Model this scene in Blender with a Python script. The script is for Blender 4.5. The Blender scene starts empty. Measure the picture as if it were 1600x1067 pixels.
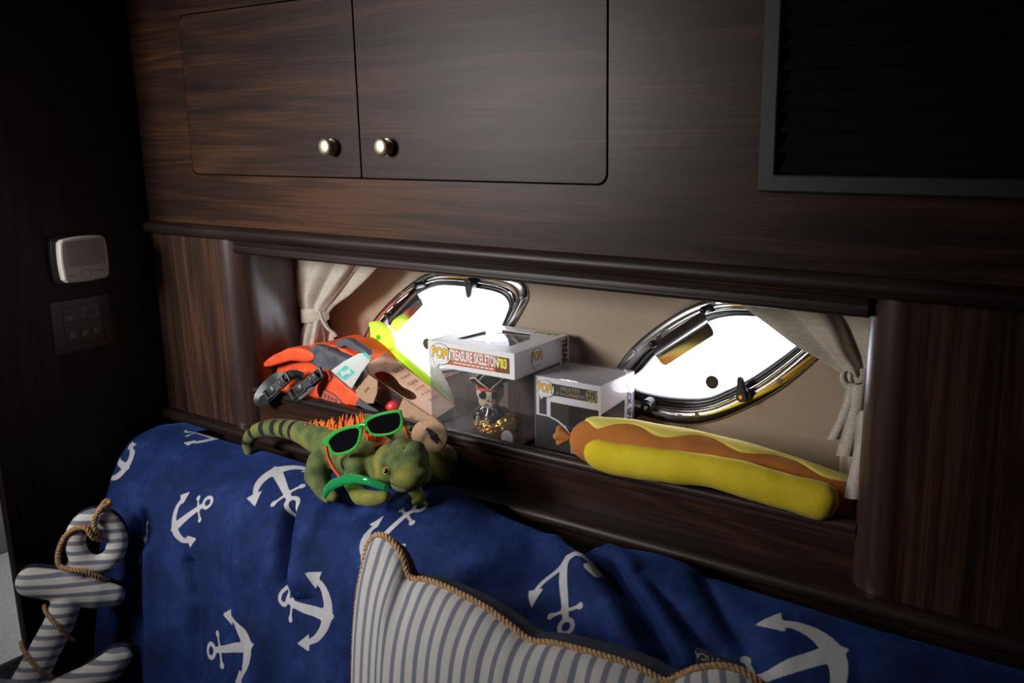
import bpy, bmesh, math, random
import numpy as np
from mathutils import Vector, Matrix
random.seed(7); rng = np.random.RandomState(5)
S = bpy.context.scene
COL = S.collection
PI = math.pi

# ------------------------------------------------------------------ camera
F = 1463.0                                     # focal length in pixels of a 1600 wide frame
CX = np.array([.808, .1195, -.577]); CX /= np.linalg.norm(CX)      # world axes seen in the lens' frame (right, down, forward)
CZ = np.array([-.0196, -.973, -.2288]); CZ -= CZ.dot(CX) * CX; CZ /= np.linalg.norm(CZ)
CY = np.cross(CZ, CX)
CAM = Vector((0, -1.4, 1.45))
cd = bpy.data.cameras.new('camera'); cam = bpy.data.objects.new('camera', cd); COL.objects.link(cam)
R3 = Matrix(((CX[0], -CX[1], -CX[2]), (CY[0], -CY[1], -CY[2]), (CZ[0], -CZ[1], -CZ[2])))
cam.matrix_world = Matrix.Translation(CAM) @ R3.to_4x4()
cd.sensor_width = 23.5; cd.lens = F / 1600 * 23.5; cd.clip_start = .02
cd.dof.use_dof = True; cd.dof.focus_distance = 1.86; cd.dof.aperture_fstop = 4.5
S.camera = cam
def ray(px, py):
    d = np.array([px - 800, py - 533.5, F]); return Vector((float(d @ CX), float(d @ CY), float(d @ CZ)))
def PY(px, py, y=0.):
    r = ray(px, py); return CAM + r * ((y - CAM.y) / r.y)
def PZ(px, py, z):
    r = ray(px, py); return CAM + r * ((z - CAM.z) / r.z)
def PX(px, py, x):
    r = ray(px, py); return CAM + r * ((x - CAM.x) / r.x)
def PP(px, py, q, n):
    r = ray(px, py); return CAM + r * ((Vector(q) - CAM).dot(n) / r.dot(n))

# ------------------------------------------------------------------ world, lights, exposure
W = bpy.data.worlds.new('sky'); S.world = W; W.use_nodes = True
W.node_tree.nodes['Background'].inputs[0].default_value = (.93, .93, 1, 1)
W.node_tree.nodes['Background'].inputs[1].default_value = 12.0
S.view_settings.view_transform = 'Standard'; S.view_settings.look = 'None'
S.view_settings.exposure = 0.0; S.view_settings.gamma = 1.0; S.view_settings.use_curve_mapping = False
S.cycles.use_denoising = True
S.cycles.max_bounces = 8; S.cycles.transparent_max_bounces = 24
S.cycles.sample_clamp_indirect = 4
def area(name, loc, target, sx, sy, power, color=(1, 1, 1), portal=False, spread=180):
    l = bpy.data.lights.new(name, 'AREA'); l.shape = 'RECTANGLE'; l.size = sx; l.size_y = sy
    l.energy = power; l.color = color; l.spread = math.radians(spread)
    o = bpy.data.objects.new(name, l); COL.objects.link(o); o.location = loc
    o.rotation_euler = (Vector(target) - Vector(loc)).to_track_quat('-Z', 'Y').to_euler()
    if portal: l.cycles.is_portal = True
    return o
area('cabin_lamp', (-2.2, -1.85, 1.58), (-1.5, 0, 1.1), .5, .5, 6.6, (1, .985, .97), spread=62)
area('ceiling_lamp', (-1.9, -1.25, 2.05), (-.95, -.35, .5), .5, .5, 2.7, (1, .985, .97), spread=90)
area('porthole_daylight', (-1.46, .39, .97), (-1.46, 0, .97), .62, .36, 1, portal=True)
area('porthole_daylight', (-.745, .39, .97), (-.745, 0, .97), .54, .36, 1, portal=True)

# ------------------------------------------------------------------ materials
def mat(name, color=(.5, .5, .5), rough=.5, metal=0., **k):
    m = bpy.data.materials.new(name); m.use_nodes = True
    b = m.node_tree.nodes['Principled BSDF']
    b.inputs['Base Color'].default_value = (*color, 1); b.inputs['Roughness'].default_value = rough
    b.inputs['Metallic'].default_value = metal
    for kk, v in k.items(): b.inputs[kk.replace('_', ' ')].default_value = v
    return m
def nd(m, t, **k):
    n = m.node_tree.nodes.new(t)
    for kk, v in k.items():
        if kk.startswith('i_'):
            key = kk[2:]; n.inputs[int(key) if key.isdigit() else key.replace('_', ' ')].default_value = v
        else: setattr(n, kk, v)
    return n
def ln(m, a, ao, b, bi): m.node_tree.links.new(a.outputs[ao], b.inputs[bi])
def bsdf(m): return m.node_tree.nodes['Principled BSDF']
def ramp(m, stops):
    r = nd(m, 'ShaderNodeValToRGB'); cr = r.color_ramp
    while len(cr.elements) < len(stops): cr.elements.new(.5)
    for e, (p, c) in zip(cr.elements, stops): e.position = p; e.color = (*c, 1)
    return r
def bump(m, src, so, strength=.2, dist=.001):
    b = nd(m, 'ShaderNodeBump', i_Strength=strength, i_Distance=dist); ln(m, src, so, b, 'Height'); ln(m, b, 0, bsdf(m), 'Normal'); return b
def speck(m, c1, c2, scale=40, detail=4, stretch=(1, 1, 1), lo=.35, hi=.65, bs=.15, bd=.001):
    """two-tone noise colour with matching bump"""
    tc = nd(m, 'ShaderNodeTexCoord'); mp = nd(m, 'ShaderNodeMapping', i_Scale=stretch); ln(m, tc, 'Object', mp, 0)
    n = nd(m, 'ShaderNodeTexNoise', i_Scale=scale, i_Detail=detail); ln(m, mp, 0, n, 'Vector')
    r = ramp(m, [(lo, c1), (hi, c2)]); ln(m, n, 'Fac', r, 0); ln(m, r, 0, bsdf(m), 'Base Color')
    if bs: bump(m, n, 'Fac', bs, bd)
    return m
def wood(name, axis='x', dark=(.013, .0068, .0048), mid=(.033, .0155, .0092), red=(.074, .030, .0135), rough=.38, seed=0.):
    m = mat(name, mid, rough, Specular_IOR_Level=.20)
    tc = nd(m, 'ShaderNodeTexCoord')
    sc = {'x': (.42, 3, 5.0), 'z': (6.5, 6.5, .4)}[axis]
    mp = nd(m, 'ShaderNodeMapping', i_Scale=sc, i_Location=(seed, seed * .7, seed * 1.3)); ln(m, tc, 'Object', mp, 0)
    n1 = nd(m, 'ShaderNodeTexNoise', i_Scale=1.3, i_Detail=2.5, i_Roughness=.5, i_Distortion=.35); ln(m, mp, 0, n1, 'Vector')
    mul = nd(m, 'ShaderNodeMath', operation='MULTIPLY', i_1=62.); ln(m, n1, 'Fac', mul, 0)
    sn = nd(m, 'ShaderNodeMath', operation='SINE'); ln(m, mul, 0, sn, 0)
    sf = {'x': (3.0, 60, 150), 'z': (170, 170, 3.)}[axis]
    mp2 = nd(m, 'ShaderNodeMapping', i_Scale=sf); ln(m, tc, 'Object', mp2, 0)
    n2 = nd(m, 'ShaderNodeTexNoise', i_Scale=1.6, i_Detail=5, i_Roughness=.65); ln(m, mp2, 0, n2, 'Vector')
    s3 = {'x': (.9, 4, 11), 'z': (13, 13, .8)}[axis]
    mp3 = nd(m, 'ShaderNodeMapping', i_Scale=s3, i_Location=(4 + seed, 2, 1)); ln(m, tc, 'Object', mp3, 0)
    n3 = nd(m, 'ShaderNodeTexNoise', i_Scale=1., i_Detail=3); ln(m, mp3, 0, n3, 'Vector')
    a = nd(m, 'ShaderNodeMath', operation='MULTIPLY_ADD', i_1=.085, i_2=-.27); ln(m, sn, 0, a, 0)
    b = nd(m, 'ShaderNodeMath', operation='MULTIPLY_ADD', i_1=.80); ln(m, n2, 'Fac', b, 0); ln(m, a, 0, b, 2)
    c = nd(m, 'ShaderNodeMath', operation='MULTIPLY_ADD', i_1=.75); ln(m, n3, 'Fac', c, 0); ln(m, b, 0, c, 2)
    r = ramp(m, [(.25, dark), (.50, mid), (.72, red)]); ln(m, c, 0, r, 0); ln(m, r, 0, bsdf(m), 'Base Color')
    bump(m, n2, 'Fac', .08, .0006)
    return m
M = {}
M['wood'] = wood('walnut_horizontal', 'x')
M['woodv'] = wood('walnut_vertical', 'z', red=(.105, .046, .026), mid=(.048, .025, .018))
M['woodr'] = wood('walnut_vertical_dark', 'z', red=(.075, .036, .02), seed=3.)
M['woodd'] = wood('walnut_moulding', 'x', red=(.040, .022, .017), mid=(.025, .016, .0135), rough=.4, seed=5.)
M['wooddoor'] = wood('walnut_door', 'x', rough=.4, seed=8.3)
M['wallleft'] = wood('dark_side_wall', 'z', dark=(.012, .007, .007), mid=(.022, .013, .014), red=(.03, .018, .017), rough=.5, seed=1.)
M['column'] = mat('column_veneer', (.05, .028, .023), .30, Specular_IOR_Level=.75)
speck(M['column'], (.036, .019, .016), (.062, .033, .026), 14, 5, (5, 5, .25), bs=.03)
M['black'] = mat('black_plastic', (.012, .012, .013), .45)
M['blackm'] = mat('black_matte', (.0022, .0022, .0028), .85, Specular_IOR_Level=.15)
M['slate'] = mat('slate_grey_frame', (.011, .012, .014), .5)
M['rubber'] = mat('black_rubber', (.012, .012, .014), .35)
M['chrome'] = mat('polished_steel', (.78, .77, .74), .16, 1.)
M['brass'] = mat('brushed_brass', (.72, .63, .45), .42, 1.)
M['screw'] = mat('steel_screw', (.3, .3, .3), .35, 1.)
M['fabricwall'] = mat('beige_wall_cloth', (.33, .25, .18), .85)
speck(M['fabricwall'], (.29, .22, .158), (.36, .28, .205), 900, 2, (1, 1, 1), bs=.35, bd=.0006)
M['white'] = mat('white_card', (.78, .77, .78), .4)
M['cream'] = mat('cream_plastic', (.62, .58, .50), .45)
M['panelblk'] = mat('control_panel', (.013, .014, .017), .4)
M['btn'] = mat('grey_button', (.16, .15, .14), .5)
M['greyline'] = mat('grey_print', (.2, .2, .2), .6)
M['ceil'] = mat('cabin_ceiling', (.32, .3, .28), .8); speck(M['ceil'], (.3, .28, .26), (.36, .33, .3), 60, bs=.1)
M['floor'] = mat('cabin_floor', (.05, .03, .02), .4); speck(M['floor'], (.04, .022, .015), (.09, .05, .03), 5, 4, (.5, 8, 1), bs=.02)
M['counter'] = mat('pale_counter', (.2, .2, .19), .6); speck(M['counter'], (.075, .075, .07), (.12, .118, .114), 160, bs=.05)
M['sofa'] = mat('sofa_upholstery', (.03, .03, .035), .8); speck(M['sofa'], (.02, .02, .025), (.04, .04, .045), 200, bs=.2)
M['kraft'] = mat('kraft_card', (.42, .25, .145), .75); speck(M['kraft'], (.38, .225, .13), (.46, .275, .165), 260, bs=.08)
M['kraftp'] = mat('printed_kraft_card', (.68, .43, .31), .6); speck(M['kraftp'], (.76, .44, .29), (.84, .50, .34), 240, bs=.05)
M['ink'] = mat('dark_ink', (.05, .03, .03), .6)
M['redink'] = mat('rust_ink', (.25, .06, .03), .6)
M['orangecloth'] = mat('orange_nylon', (.9, .09, .02), .6); speck(M['orangecloth'], (.84, .075, .015), (.97, .115, .025), 30, bs=.5, bd=.004)
M['greycloth'] = mat('grey_webbing', (.085, .085, .105), .7)
speck(M['greycloth'], (.07, .07, .085), (.11, .11, .13), 350, bs=.4, bd=.001)
M['buckle'] = mat('black_buckle_plastic', (.02, .02, .021), .38)
M['orangefelt'] = mat('orange_felt', (.80, .17, .02), .85); speck(M['orangefelt'], (.7, .13, .015), (.9, .23, .03), 120, bs=.3)
M['redplastic'] = mat('red_plastic', (.75, .05, .035), .35)
M['teal'] = mat('teal_print', (.12, .55, .50), .5)
M['tagwhite'] = mat('pale_card', (.62, .66, .62), .5)
M['frameg'] = mat('green_plastic', (.06, .50, .075), .3)
M['templeo'] = mat('orange_plastic', (.85, .12, .02), .35)
M['lens'] = mat('dark_lens', (.006, .006, .008), .08)
M['gold'] = mat('gold_nuggets', (.75, .38, .06), .25, .85)
speck(M['gold'], (.35, .13, .02), (.95, .55, .1), 260, 2, bs=.8, bd=.002)
M['bone'] = mat('bone_plastic', (.56, .50, .34), .45)
M['coat'] = mat('glossy_dark_coat', (.025, .024, .03), .12, .6)
M['hat'] = mat('hat_leather', (.03, .022, .02), .35)
M['eyeb'] = mat('black_gloss', (.004, .004, .004), .12)
M['eyey'] = mat('yellow_iris', (.62, .42, .02), .3)
M['gemg'] = mat('green_gem', (.0, .35, .12), .1)
M['yellowink'] = mat('yellow_ink', (.86, .50, .03), .5)
M['lemonink'] = mat('lemon_ink', (.80, .72, .08), .5)
M['brownink'] = mat('brown_header', (.17, .055, .02), .5)
M['rustband'] = mat('rust_header', (.50, .13, .055), .5); speck(M['rustband'], (.44, .15, .05), (.60, .12, .06), 90, bs=0)
M['blackink'] = mat('black_ink', (.012, .012, .012), .5)
M['goldink'] = mat('dull_gold_ink', (.34, .27, .06), .5)
M['navy'] = mat('navy_cotton', (.018, .022, .042), .8); speck(M['navy'], (.015, .018, .034), (.024, .029, .052), 150, bs=.2)
M['inner'] = mat('brown_box_liner', (.05, .026, .02), .6)
M['rope'] = mat('jute_rope', (.50, .30, .14), .8); speck(M['rope'], (.36, .19, .08), (.60, .39, .2), 180, 3, bs=.6, bd=.002)
M['linen'] = mat('linen_curtain', (.50, .45, .37), .85, Sheen_Weight=.2)
def weave(m, c1, c2):
    tc = nd(m, 'ShaderNodeTexCoord')
    a = nd(m, 'ShaderNodeMapping', i_Scale=(60, 60, 700)); ln(m, tc, 'Object', a, 0)
    b = nd(m, 'ShaderNodeMapping', i_Scale=(600, 600, 50)); ln(m, tc, 'Object', b, 0)
    n1 = nd(m, 'ShaderNodeTexNoise', i_Scale=1., i_Detail=2); ln(m, a, 0, n1, 'Vector')
    n2 = nd(m, 'ShaderNodeTexNoise', i_Scale=1., i_Detail=2); ln(m, b, 0, n2, 'Vector')
    ad = nd(m, 'ShaderNodeMath', operation='ADD'); ln(m, n1, 'Fac', ad, 0); ln(m, n2, 'Fac', ad, 1)
    r = ramp(m, [(.8, c1), (1.0, c2)])
    h = nd(m, 'ShaderNodeMath', operation='MULTIPLY', i_1=.9); ln(m, ad, 0, h, 0)
    ln(m, h, 0, r, 0); ln(m, r, 0, bsdf(m), 'Base Color'); bump(m, ad, 0, .35, .0008)
weave(M['linen'], (.44, .385, .31), (.56, .51, .43))
def plush(name, c1, c2, scale=25, sheen=.12, hair=300):
    m = mat(name, c1, .9, Sheen_Weight=sheen, Sheen_Roughness=.4)
    tc = nd(m, 'ShaderNodeTexCoord')
    n = nd(m, 'ShaderNodeTexNoise', i_Scale=scale, i_Detail=3); ln(m, tc, 'Object', n, 'Vector')
    r = ramp(m, [(.35, c1), (.65, c2)]); ln(m, n, 'Fac', r, 0); ln(m, r, 0, bsdf(m), 'Base Color')
    n2 = nd(m, 'ShaderNodeTexNoise', i_Scale=hair, i_Detail=3); ln(m, tc, 'Object', n2, 'Vector'); bump(m, n2, 'Fac', .5, .0014)
    return m
M['bun'] = plush('yellow_plush', (.72, .54, .012), (.82, .63, .025), 14)
M['sausage'] = plush('orange_brown_plush', (.47, .15, .025), (.58, .20, .035), 14)
M['mustard'] = plush('pale_mustard_plush', (.78, .62, .09), (.86, .72, .16), 14)
M['igu'] = plush('mottled_green_plush', (.050, .080, .022), (.135, .165, .042), 38, .1, 260)
def igu_tail(m):
    pass
def clear(name, tint=(.95, .94, .96), gloss=.10, rough=.06, haze=0., hazecol=(.8, .8, .82)):
    m = bpy.data.materials.new(name); m.use_nodes = True; nt = m.node_tree; nt.nodes.clear()
    out = nt.nodes.new('ShaderNodeOutputMaterial'); tr = nt.nodes.new('ShaderNodeBsdfTransparent'); tr.inputs[0].default_value = (*tint, 1)
    gl = nt.nodes.new('ShaderNodeBsdfGlossy'); gl.inputs['Roughness'].default_value = rough
    lw = nt.nodes.new('ShaderNodeLayerWeight'); lw.inputs['Blend'].default_value = .35
    ma = nt.nodes.new('ShaderNodeMath'); ma.operation = 'MULTIPLY_ADD'; ma.inputs[1].default_value = .5; ma.inputs[2].default_value = gloss * .5
    nt.links.new(lw.outputs['Fresnel'], ma.inputs[0])
    mx = nt.nodes.new('ShaderNodeMixShader'); nt.links.new(ma.outputs[0], mx.inputs[0])
    nt.links.new(tr.outputs[0], mx.inputs[1]); nt.links.new(gl.outputs[0], mx.inputs[2]); last = mx
    if haze:
        df = nt.nodes.new('ShaderNodeBsdfDiffuse'); df.inputs[0].default_value = (*hazecol, 1)
        tl = nt.nodes.new('ShaderNodeBsdfTranslucent'); tl.inputs[0].default_value = (*hazecol, 1)
        m1 = nt.nodes.new('ShaderNodeMixShader'); m1.inputs[0].default_value = .5
        nt.links.new(df.outputs[0], m1.inputs[1]); nt.links.new(tl.outputs[0], m1.inputs[2])
        m2 = nt.nodes.new('ShaderNodeMixShader'); m2.inputs[0].default_value = haze
        nt.links.new(mx.outputs[0], m2.inputs[1]); nt.links.new(m1.outputs[0], m2.inputs[2]); last = m2
    nt.links.new(last.outputs[0], out.inputs[0]); return m
M['clear'] = clear('clear_plastic', (.93, .92, .94), .06, .05, .07)
M['film'] = clear('thin_film', (.96, .95, .95), .04, .08, .02)
M['pane'] = clear('window_glass', (.98, .98, 1), .03, .02)
M['lime'] = clear('lime_plastic', (.80, 1, .25), .05, .15, .7, (.72, .90, .16))
M['scoopw'] = clear('frosted_plastic', (.95, 1, .9), .03, .25, .45, (.85, .9, .78))
M['greenclear'] = clear('green_clear_plastic', (.15, .9, .45), .15, .1, .5, (.08, .70, .28))

# ------------------------------------------------------------------ helpers
def tag(o, label=None, cat=None, group=None, kind=None):
    if label: o['label'] = label
    if cat: o['category'] = cat
    if group: o['group'] = group
    if kind: o['kind'] = kind
    return o
def empty(name, loc, label, cat, group=None):
    o = bpy.data.objects.new(name, None); COL.objects.link(o); o.location = loc; o.empty_display_size = .05
    return tag(o, label, cat, group)
def root_of(o):
    v = Vector((0, 0, 0))
    while o is not None: v = v + o.location; o = o.parent
    return v
def link(name, me, material, parent=None, smooth=True, angle=40):
    """mesh given in world coordinates -> one object under parent (parents carry no rotation)"""
    o = bpy.data.objects.new(name, me); COL.objects.link(o)
    if parent is not None:
        o.parent = parent; me.transform(Matrix.Translation(-root_of(parent)))
    if material is not None and not len(me.materials):
        for mm in (material if isinstance(material, (list, tuple)) else [material]): me.materials.append(mm)
    if smooth:
        me.shade_smooth()
        if angle: me.set_sharp_from_angle(angle=math.radians(angle))
    return o
def bm_me(bm, name='mesh'):
    me = bpy.data.meshes.new(name); bm.to_mesh(me); bm.free(); return me
def bm_link(name, bm, material, parent=None, smooth=True, angle=40): return link(name, bm_me(bm, name), material, parent, smooth, angle)
def bx(bm, lo, hi, bev=0.):
    r = bmesh.ops.create_cube(bm, size=1)['verts']
    c = (Vector(lo) + Vector(hi)) / 2; s = Vector(hi) - Vector(lo)
    for v in r: v.co = Vector((v.co.x * s.x, v.co.y * s.y, v.co.z * s.z)) + c
    if bev:
        es = list({e for v in r for e in v.link_edges})
        bmesh.ops.bevel(bm, geom=es, offset=bev, segments=2, affect='EDGES', profile=.5)
def box(name, lo, hi, material, parent=None, bev=0.):
    bm = bmesh.new(); bx(bm, lo, hi, bev); return bm_link(name, bm, material, parent)
def prism(bm, prof, x0, x1):
    """profile (y, z) extruded along x"""
    a = [bm.verts.new((x0, y, z)) for y, z in prof]; b = [bm.verts.new((x1, y, z)) for y, z in prof]
    n = len(prof)
    for i in range(n): bm.faces.new((a[i], a[(i + 1) % n], b[(i + 1) % n], b[i]))
    bm.faces.new(a); bm.faces.new(list(reversed(b)))
    bmesh.ops.recalc_face_normals(bm, faces=bm.faces)
def arcp(cx, cy, r, a0, a1, n=8):
    return [(cx + r * math.cos(a0 + (a1 - a0) * i / n), cy + r * math.sin(a0 + (a1 - a0) * i / n)) for i in range(n + 1)]
def rrect(x0, y0, x1, y1, r, n=6):
    if not isinstance(r, (tuple, list)): r = (r,) * 4
    p = []
    for (cx, cy, rr, a) in ((x1 - r[2], y1 - r[2], r[2], 0), (x0 + r[3], y1 - r[3], r[3], PI / 2), (x0 + r[0], y0 + r[0], r[0], PI), (x1 - r[1], y0 + r[1], r[1], 1.5 * PI)):
        p += arcp(cx, cy, rr, a, a + PI / 2, n)
    return p
WALLM = Matrix(((1, 0, 0, 0), (0, 0, -1, 0), (0, 1, 0, 0), (0, 0, 0, 1)))      # plate in (x, z), its normal to -y
def plate_me(loops, thick, M4, bev=0.):
    """flat plate with holes from 2D loops; the outer face is at +thick/2 + bevel along the local normal"""
    cu = bpy.data.curves.new('c', 'CURVE'); cu.dimensions = '2D'; cu.fill_mode = 'BOTH'; cu.extrude = max(thick / 2 - bev, 0); cu.bevel_depth = bev; cu.bevel_resolution = 1
    if bev: cu.offset = -bev
    for L in loops:
        sp = cu.splines.new('POLY'); sp.points.add(len(L) - 1); sp.use_cyclic_u = True
        for p, (x, y) in zip(sp.points, L): p.co = (x, y, 0, 1)
    o = bpy.data.objects.new('c', cu); COL.objects.link(o)
    dg = bpy.context.evaluated_depsgraph_get(); me = bpy.data.meshes.new_from_object(o.evaluated_get(dg))
    bpy.data.objects.remove(o); me.transform(M4); me.materials.clear(); return me
def plate(name, loops, thick, M4, material, parent=None, bev=0.):
    return link(name, plate_me(loops, thick, M4, bev), material, parent, angle=30)
def frame_of(q, n, up=(0, 0, 1)):
    """local->world: x right, y up in the plane, z = n"""
    n = Vector(n).normalized(); r = Vector(up).cross(n).normalized(); u = n.cross(r)
    m = Matrix((r, u, n)).transposed().to_4x4(); m.translation = Vector(q); return m
def text_me(body, size, M4, offset=0., extrude=.0003, align='CENTER', sx=1., shear=0.):
    cu = bpy.data.curves.new('t', 'FONT'); cu.body = body; cu.size = size; cu.align_x = align; cu.align_y = 'CENTER'
    cu.extrude = extrude; cu.offset = offset; cu.shear = shear; cu.resolution_u = 3
    o = bpy.data.objects.new('t', cu); COL.objects.link(o)
    dg = bpy.context.evaluated_depsgraph_get(); me = bpy.data.meshes.new_from_object(o.evaluated_get(dg))
    bpy.data.objects.remove(o); me.transform(M4 @ Matrix.Diagonal((sx, 1, 1, 1))); me.materials.clear(); return me
def join(mes, mats=None):
    """several meshes -> one mesh, material index by order"""
    bm = bmesh.new()
    for k, me in enumerate(mes):
        n0 = len(bm.faces); bm.from_mesh(me); bm.faces.ensure_lookup_table()
        for f in bm.faces[n0:]: f.material_index = k if mats else 0
    out = bm_me(bm)
    for mm in (mats or []): out.materials.append(mm)
    return out
def tube_bm(bm, pts, rad, n=10, cap=True):
    pts = [Vector(p) for p in pts]; N = len(pts)
    if not hasattr(rad, '__len__'): rad = [rad] * N
    rings = []; up = None
    for i, p in enumerate(pts):
        t = (pts[min(i + 1, N - 1)] - pts[max(i - 1, 0)]).normalized()
        if up is None: up = t.orthogonal().normalized()
        up = (up - t * up.dot(t)).normalized(); s = t.cross(up)
        rings.append([bm.verts.new(p + (up * math.cos(2 * PI * k / n) + s * math.sin(2 * PI * k / n)) * rad[i]) for k in range(n)])
    for a, b in zip(rings, rings[1:]):
        for k in range(n): bm.faces.new((a[k], a[(k + 1) % n], b[(k + 1) % n], b[k]))
    if cap: bm.faces.new(list(reversed(rings[0]))); bm.faces.new(rings[-1])
def smooth_path(pts, n=8, closed=False):
    pts = [Vector(p) for p in pts]; out = []; N = len(pts)
    for i in range(N if closed else N - 1):
        g = (lambda j: pts[j % N]) if closed else (lambda j: pts[max(0, min(N - 1, j))])
        a, b, c, d = g(i - 1), g(i), g(i + 1), g(i + 2)
        for k in range(n):
            t = k / n; out.append(.5 * ((2 * b) + (c - a) * t + (2 * a - 5 * b + 4 * c - d) * t * t + (3 * b - a - 3 * c + d) * t ** 3))
    if not closed: out.append(pts[-1])
    return out
def rope_bm(bm, path, R=.004, pitch=.02, strands=3, n=6):
    L = [0.]
    for a, b in zip(path, path[1:]): L.append(L[-1] + (b - a).length)
    tot = L[-1]; steps = max(8, int(tot / pitch * 10)); P = []
    j = 0
    for i in range(steps + 1):
        s = tot * i / steps
        while j < len(L) - 2 and L[j + 1] < s: j += 1
        P.append(path[j].lerp(path[j + 1], (s - L[j]) / max(1e-9, L[j + 1] - L[j])))
    up = None; fr = []
    for i, p in enumerate(P):
        t = (P[min(i + 1, steps)] - P[max(i - 1, 0)]).normalized()
        if up is None: up = t.orthogonal().normalized()
        up = (up - t * up.dot(t)).normalized(); fr.append((up, t.cross(up)))
    for q in range(strands):
        pts = []
        for i, p in enumerate(P):
            a = 2 * PI * (tot * i / steps / pitch + q / strands)
            pts.append(p + (fr[i][0] * math.cos(a) + fr[i][1] * math.sin(a)) * R * .52)
        tube_bm(bm, pts, R * .58, n)
def cone_bm(bm, a, b, ra, rb, n=16):
    """tapered capsule between two points"""
    a = Vector(a); b = Vector(b); d = b - a; L = d.length
    if L < 1e-6: d = Vector((0, 0, 1)); L = 0
    d.normalize() if L else None
    pts = []; rad = []
    for k in range(1, 6): th = PI / 2 * k / 5; pts.append(a - d * ra * math.cos(th)); rad.append(ra * math.sin(th))
    for k in range(5, 0, -1): th = PI / 2 * k / 5; pts.append(b + d * rb * math.cos(th)); rad.append(rb * math.sin(th))
    tube_bm(bm, pts, rad, n)
def ball_bm(bm, c, r, sc=(1, 1, 1), M3=None):
    vs = bmesh.ops.create_uvsphere(bm, u_segments=20, v_segments=12, radius=r)['verts']
    for v in vs:
        p = Vector((v.co.x * sc[0], v.co.y * sc[1], v.co.z * sc[2]))
        v.co = (M3 @ p if M3 else p) + Vector(c)
def remesh(bm, vox, it=4, fac=.6):
    me = bm_me(bm); o = bpy.data.objects.new('r', me); COL.objects.link(o)
    m1 = o.modifiers.new('r', 'REMESH'); m1.mode = 'VOXEL'; m1.voxel_size = vox
    m2 = o.modifiers.new('s', 'SMOOTH'); m2.iterations = it; m2.factor = fac
    dg = bpy.context.evaluated_depsgraph_get(); out = bpy.data.meshes.new_from_object(o.evaluated_get(dg)); bpy.data.objects.remove(o); return out
def slab_me(pts, thickvec, bev=.0015, sm=0):
    """closed outline (world points) extruded by a vector, edges rounded"""
    if sm: pts = smooth_path(pts, sm, True)
    bm = bmesh.new(); a = [bm.verts.new(Vector(p)) for p in pts]; b = [bm.verts.new(Vector(p) + Vector(thickvec)) for p in pts]; n = len(a)
    for i in range(n): bm.faces.new((a[i], a[(i + 1) % n], b[(i + 1) % n], b[i]))
    f1 = bm.faces.new(a); f2 = bm.faces.new(list(reversed(b)))
    bmesh.ops.recalc_face_normals(bm, faces=bm.faces)
    if bev: bmesh.ops.bevel(bm, geom=list(set(f1.edges) | set(f2.edges)), offset=bev, segments=2, affect='EDGES', profile=.6)
    fs = [f for f in bm.faces if len(f.verts) > 4]; bmesh.ops.triangulate(bm, faces=fs)
    return bm_me(bm)
def fnoise(p, f, seed=0):
    from mathutils import noise
    return noise.noise(Vector(p) * f + Vector((seed * 7.1, seed * 3.3, seed)))

# ------------------------------------------------------------------ room shell
XL = -2.18
def struct(o): o['kind'] = 'structure'; return o
struct(box('floor', (-3.4, -3.2, -.42), (1.7, .6, -.38), M['floor']))
struct(box('ceiling', (-3.4, -3.2, 2.12), (1.7, .45, 2.16), M['ceil']))
struct(box('wall_front', (-3.4, -3.24, -.38), (1.7, -3.2, 2.12), M['wallleft']))
struct(box('wall_right', (1.7, -3.24, -.38), (1.74, .45, 2.12), M['wallleft']))
struct(box('wall_far_left', (-2.94, -3.24, -.38), (-2.9, .45, 2.12), mat('dark_far_wall', (.014, .010, .009), .7)))
struct(box('wall_left', (XL - .03, -.452, -.38), (XL, .45, 2.12), M['wallleft'], bev=.002))
# hull side behind the niche, pierced by the two portholes, is built with the windows
X1, X2 = .62, -1.79
# side panels, columns, niche box
def side_profile(sgn, xseam, xwall, xend):
    """plan outline (x, y) of panel + rounded column"""
    r = abs(xwall - xseam)
    pts = [(xend, 0.), (xseam, 0.)] if False else []
    return r
bm = bmesh.new()
def plan_prism(bm, pts, z0, z1):
    a = [bm.verts.new((x, y, z0)) for x, y in pts]; b = [bm.verts.new((x, y, z1)) for x, y in pts]; n = len(pts)
    for i in range(n): bm.faces.new((a[i], a[(i + 1) % n], b[(i + 1) % n], b[i]))
    bm.faces.new(a); bm.faces.new(list(reversed(b))); bmesh.ops.recalc_face_normals(bm, faces=bm.faces)
plan_prism(bm, [(XL, 0), (-1.907, 0), (-1.907, .05), (XL, .05)], .71, 1.2)
struct(bm_link('wall_back', bm, M['woodv'], None, angle=30))
bm = bmesh.new()
plan_prism(bm, [(-1.906, 0)] + arcp(-1.903, .06, .06, -PI / 2, 0, 10) + [(-1.843, .33), (-1.906, .33)], .712, 1.2)
struct(bm_link('trim_1', bm, M['column'], None, angle=30))
bm = bmesh.new()
plan_prism(bm, [(-.3215, .001), (.66, .001), (.66, .05), (-.3245, .05)], .71, 1.2)
struct(bm_link('wall_back', bm, M['woodr'], None, angle=30))
bm = bmesh.new()
plan_prism(bm, [(-.322, .002), (-.322, .33), (-.388, .33), (-.388, .06)] + arcp(-.33, .058, .058, PI, 1.5 * PI, 10), .712, 1.2)
struct(bm_link('trim_2', bm, M['column'], None, angle=30))
# bullnose moulding over the niche
bm = bmesh.new(); prism(bm, [(.02, 1.186)] + arcp(-.004, 1.2045, .0165, -PI / 2, -1.5 * PI, 12) + [(.02, 1.221)], XL, .66)
struct(bm_link('trim_3', bm, M['woodd']))
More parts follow.
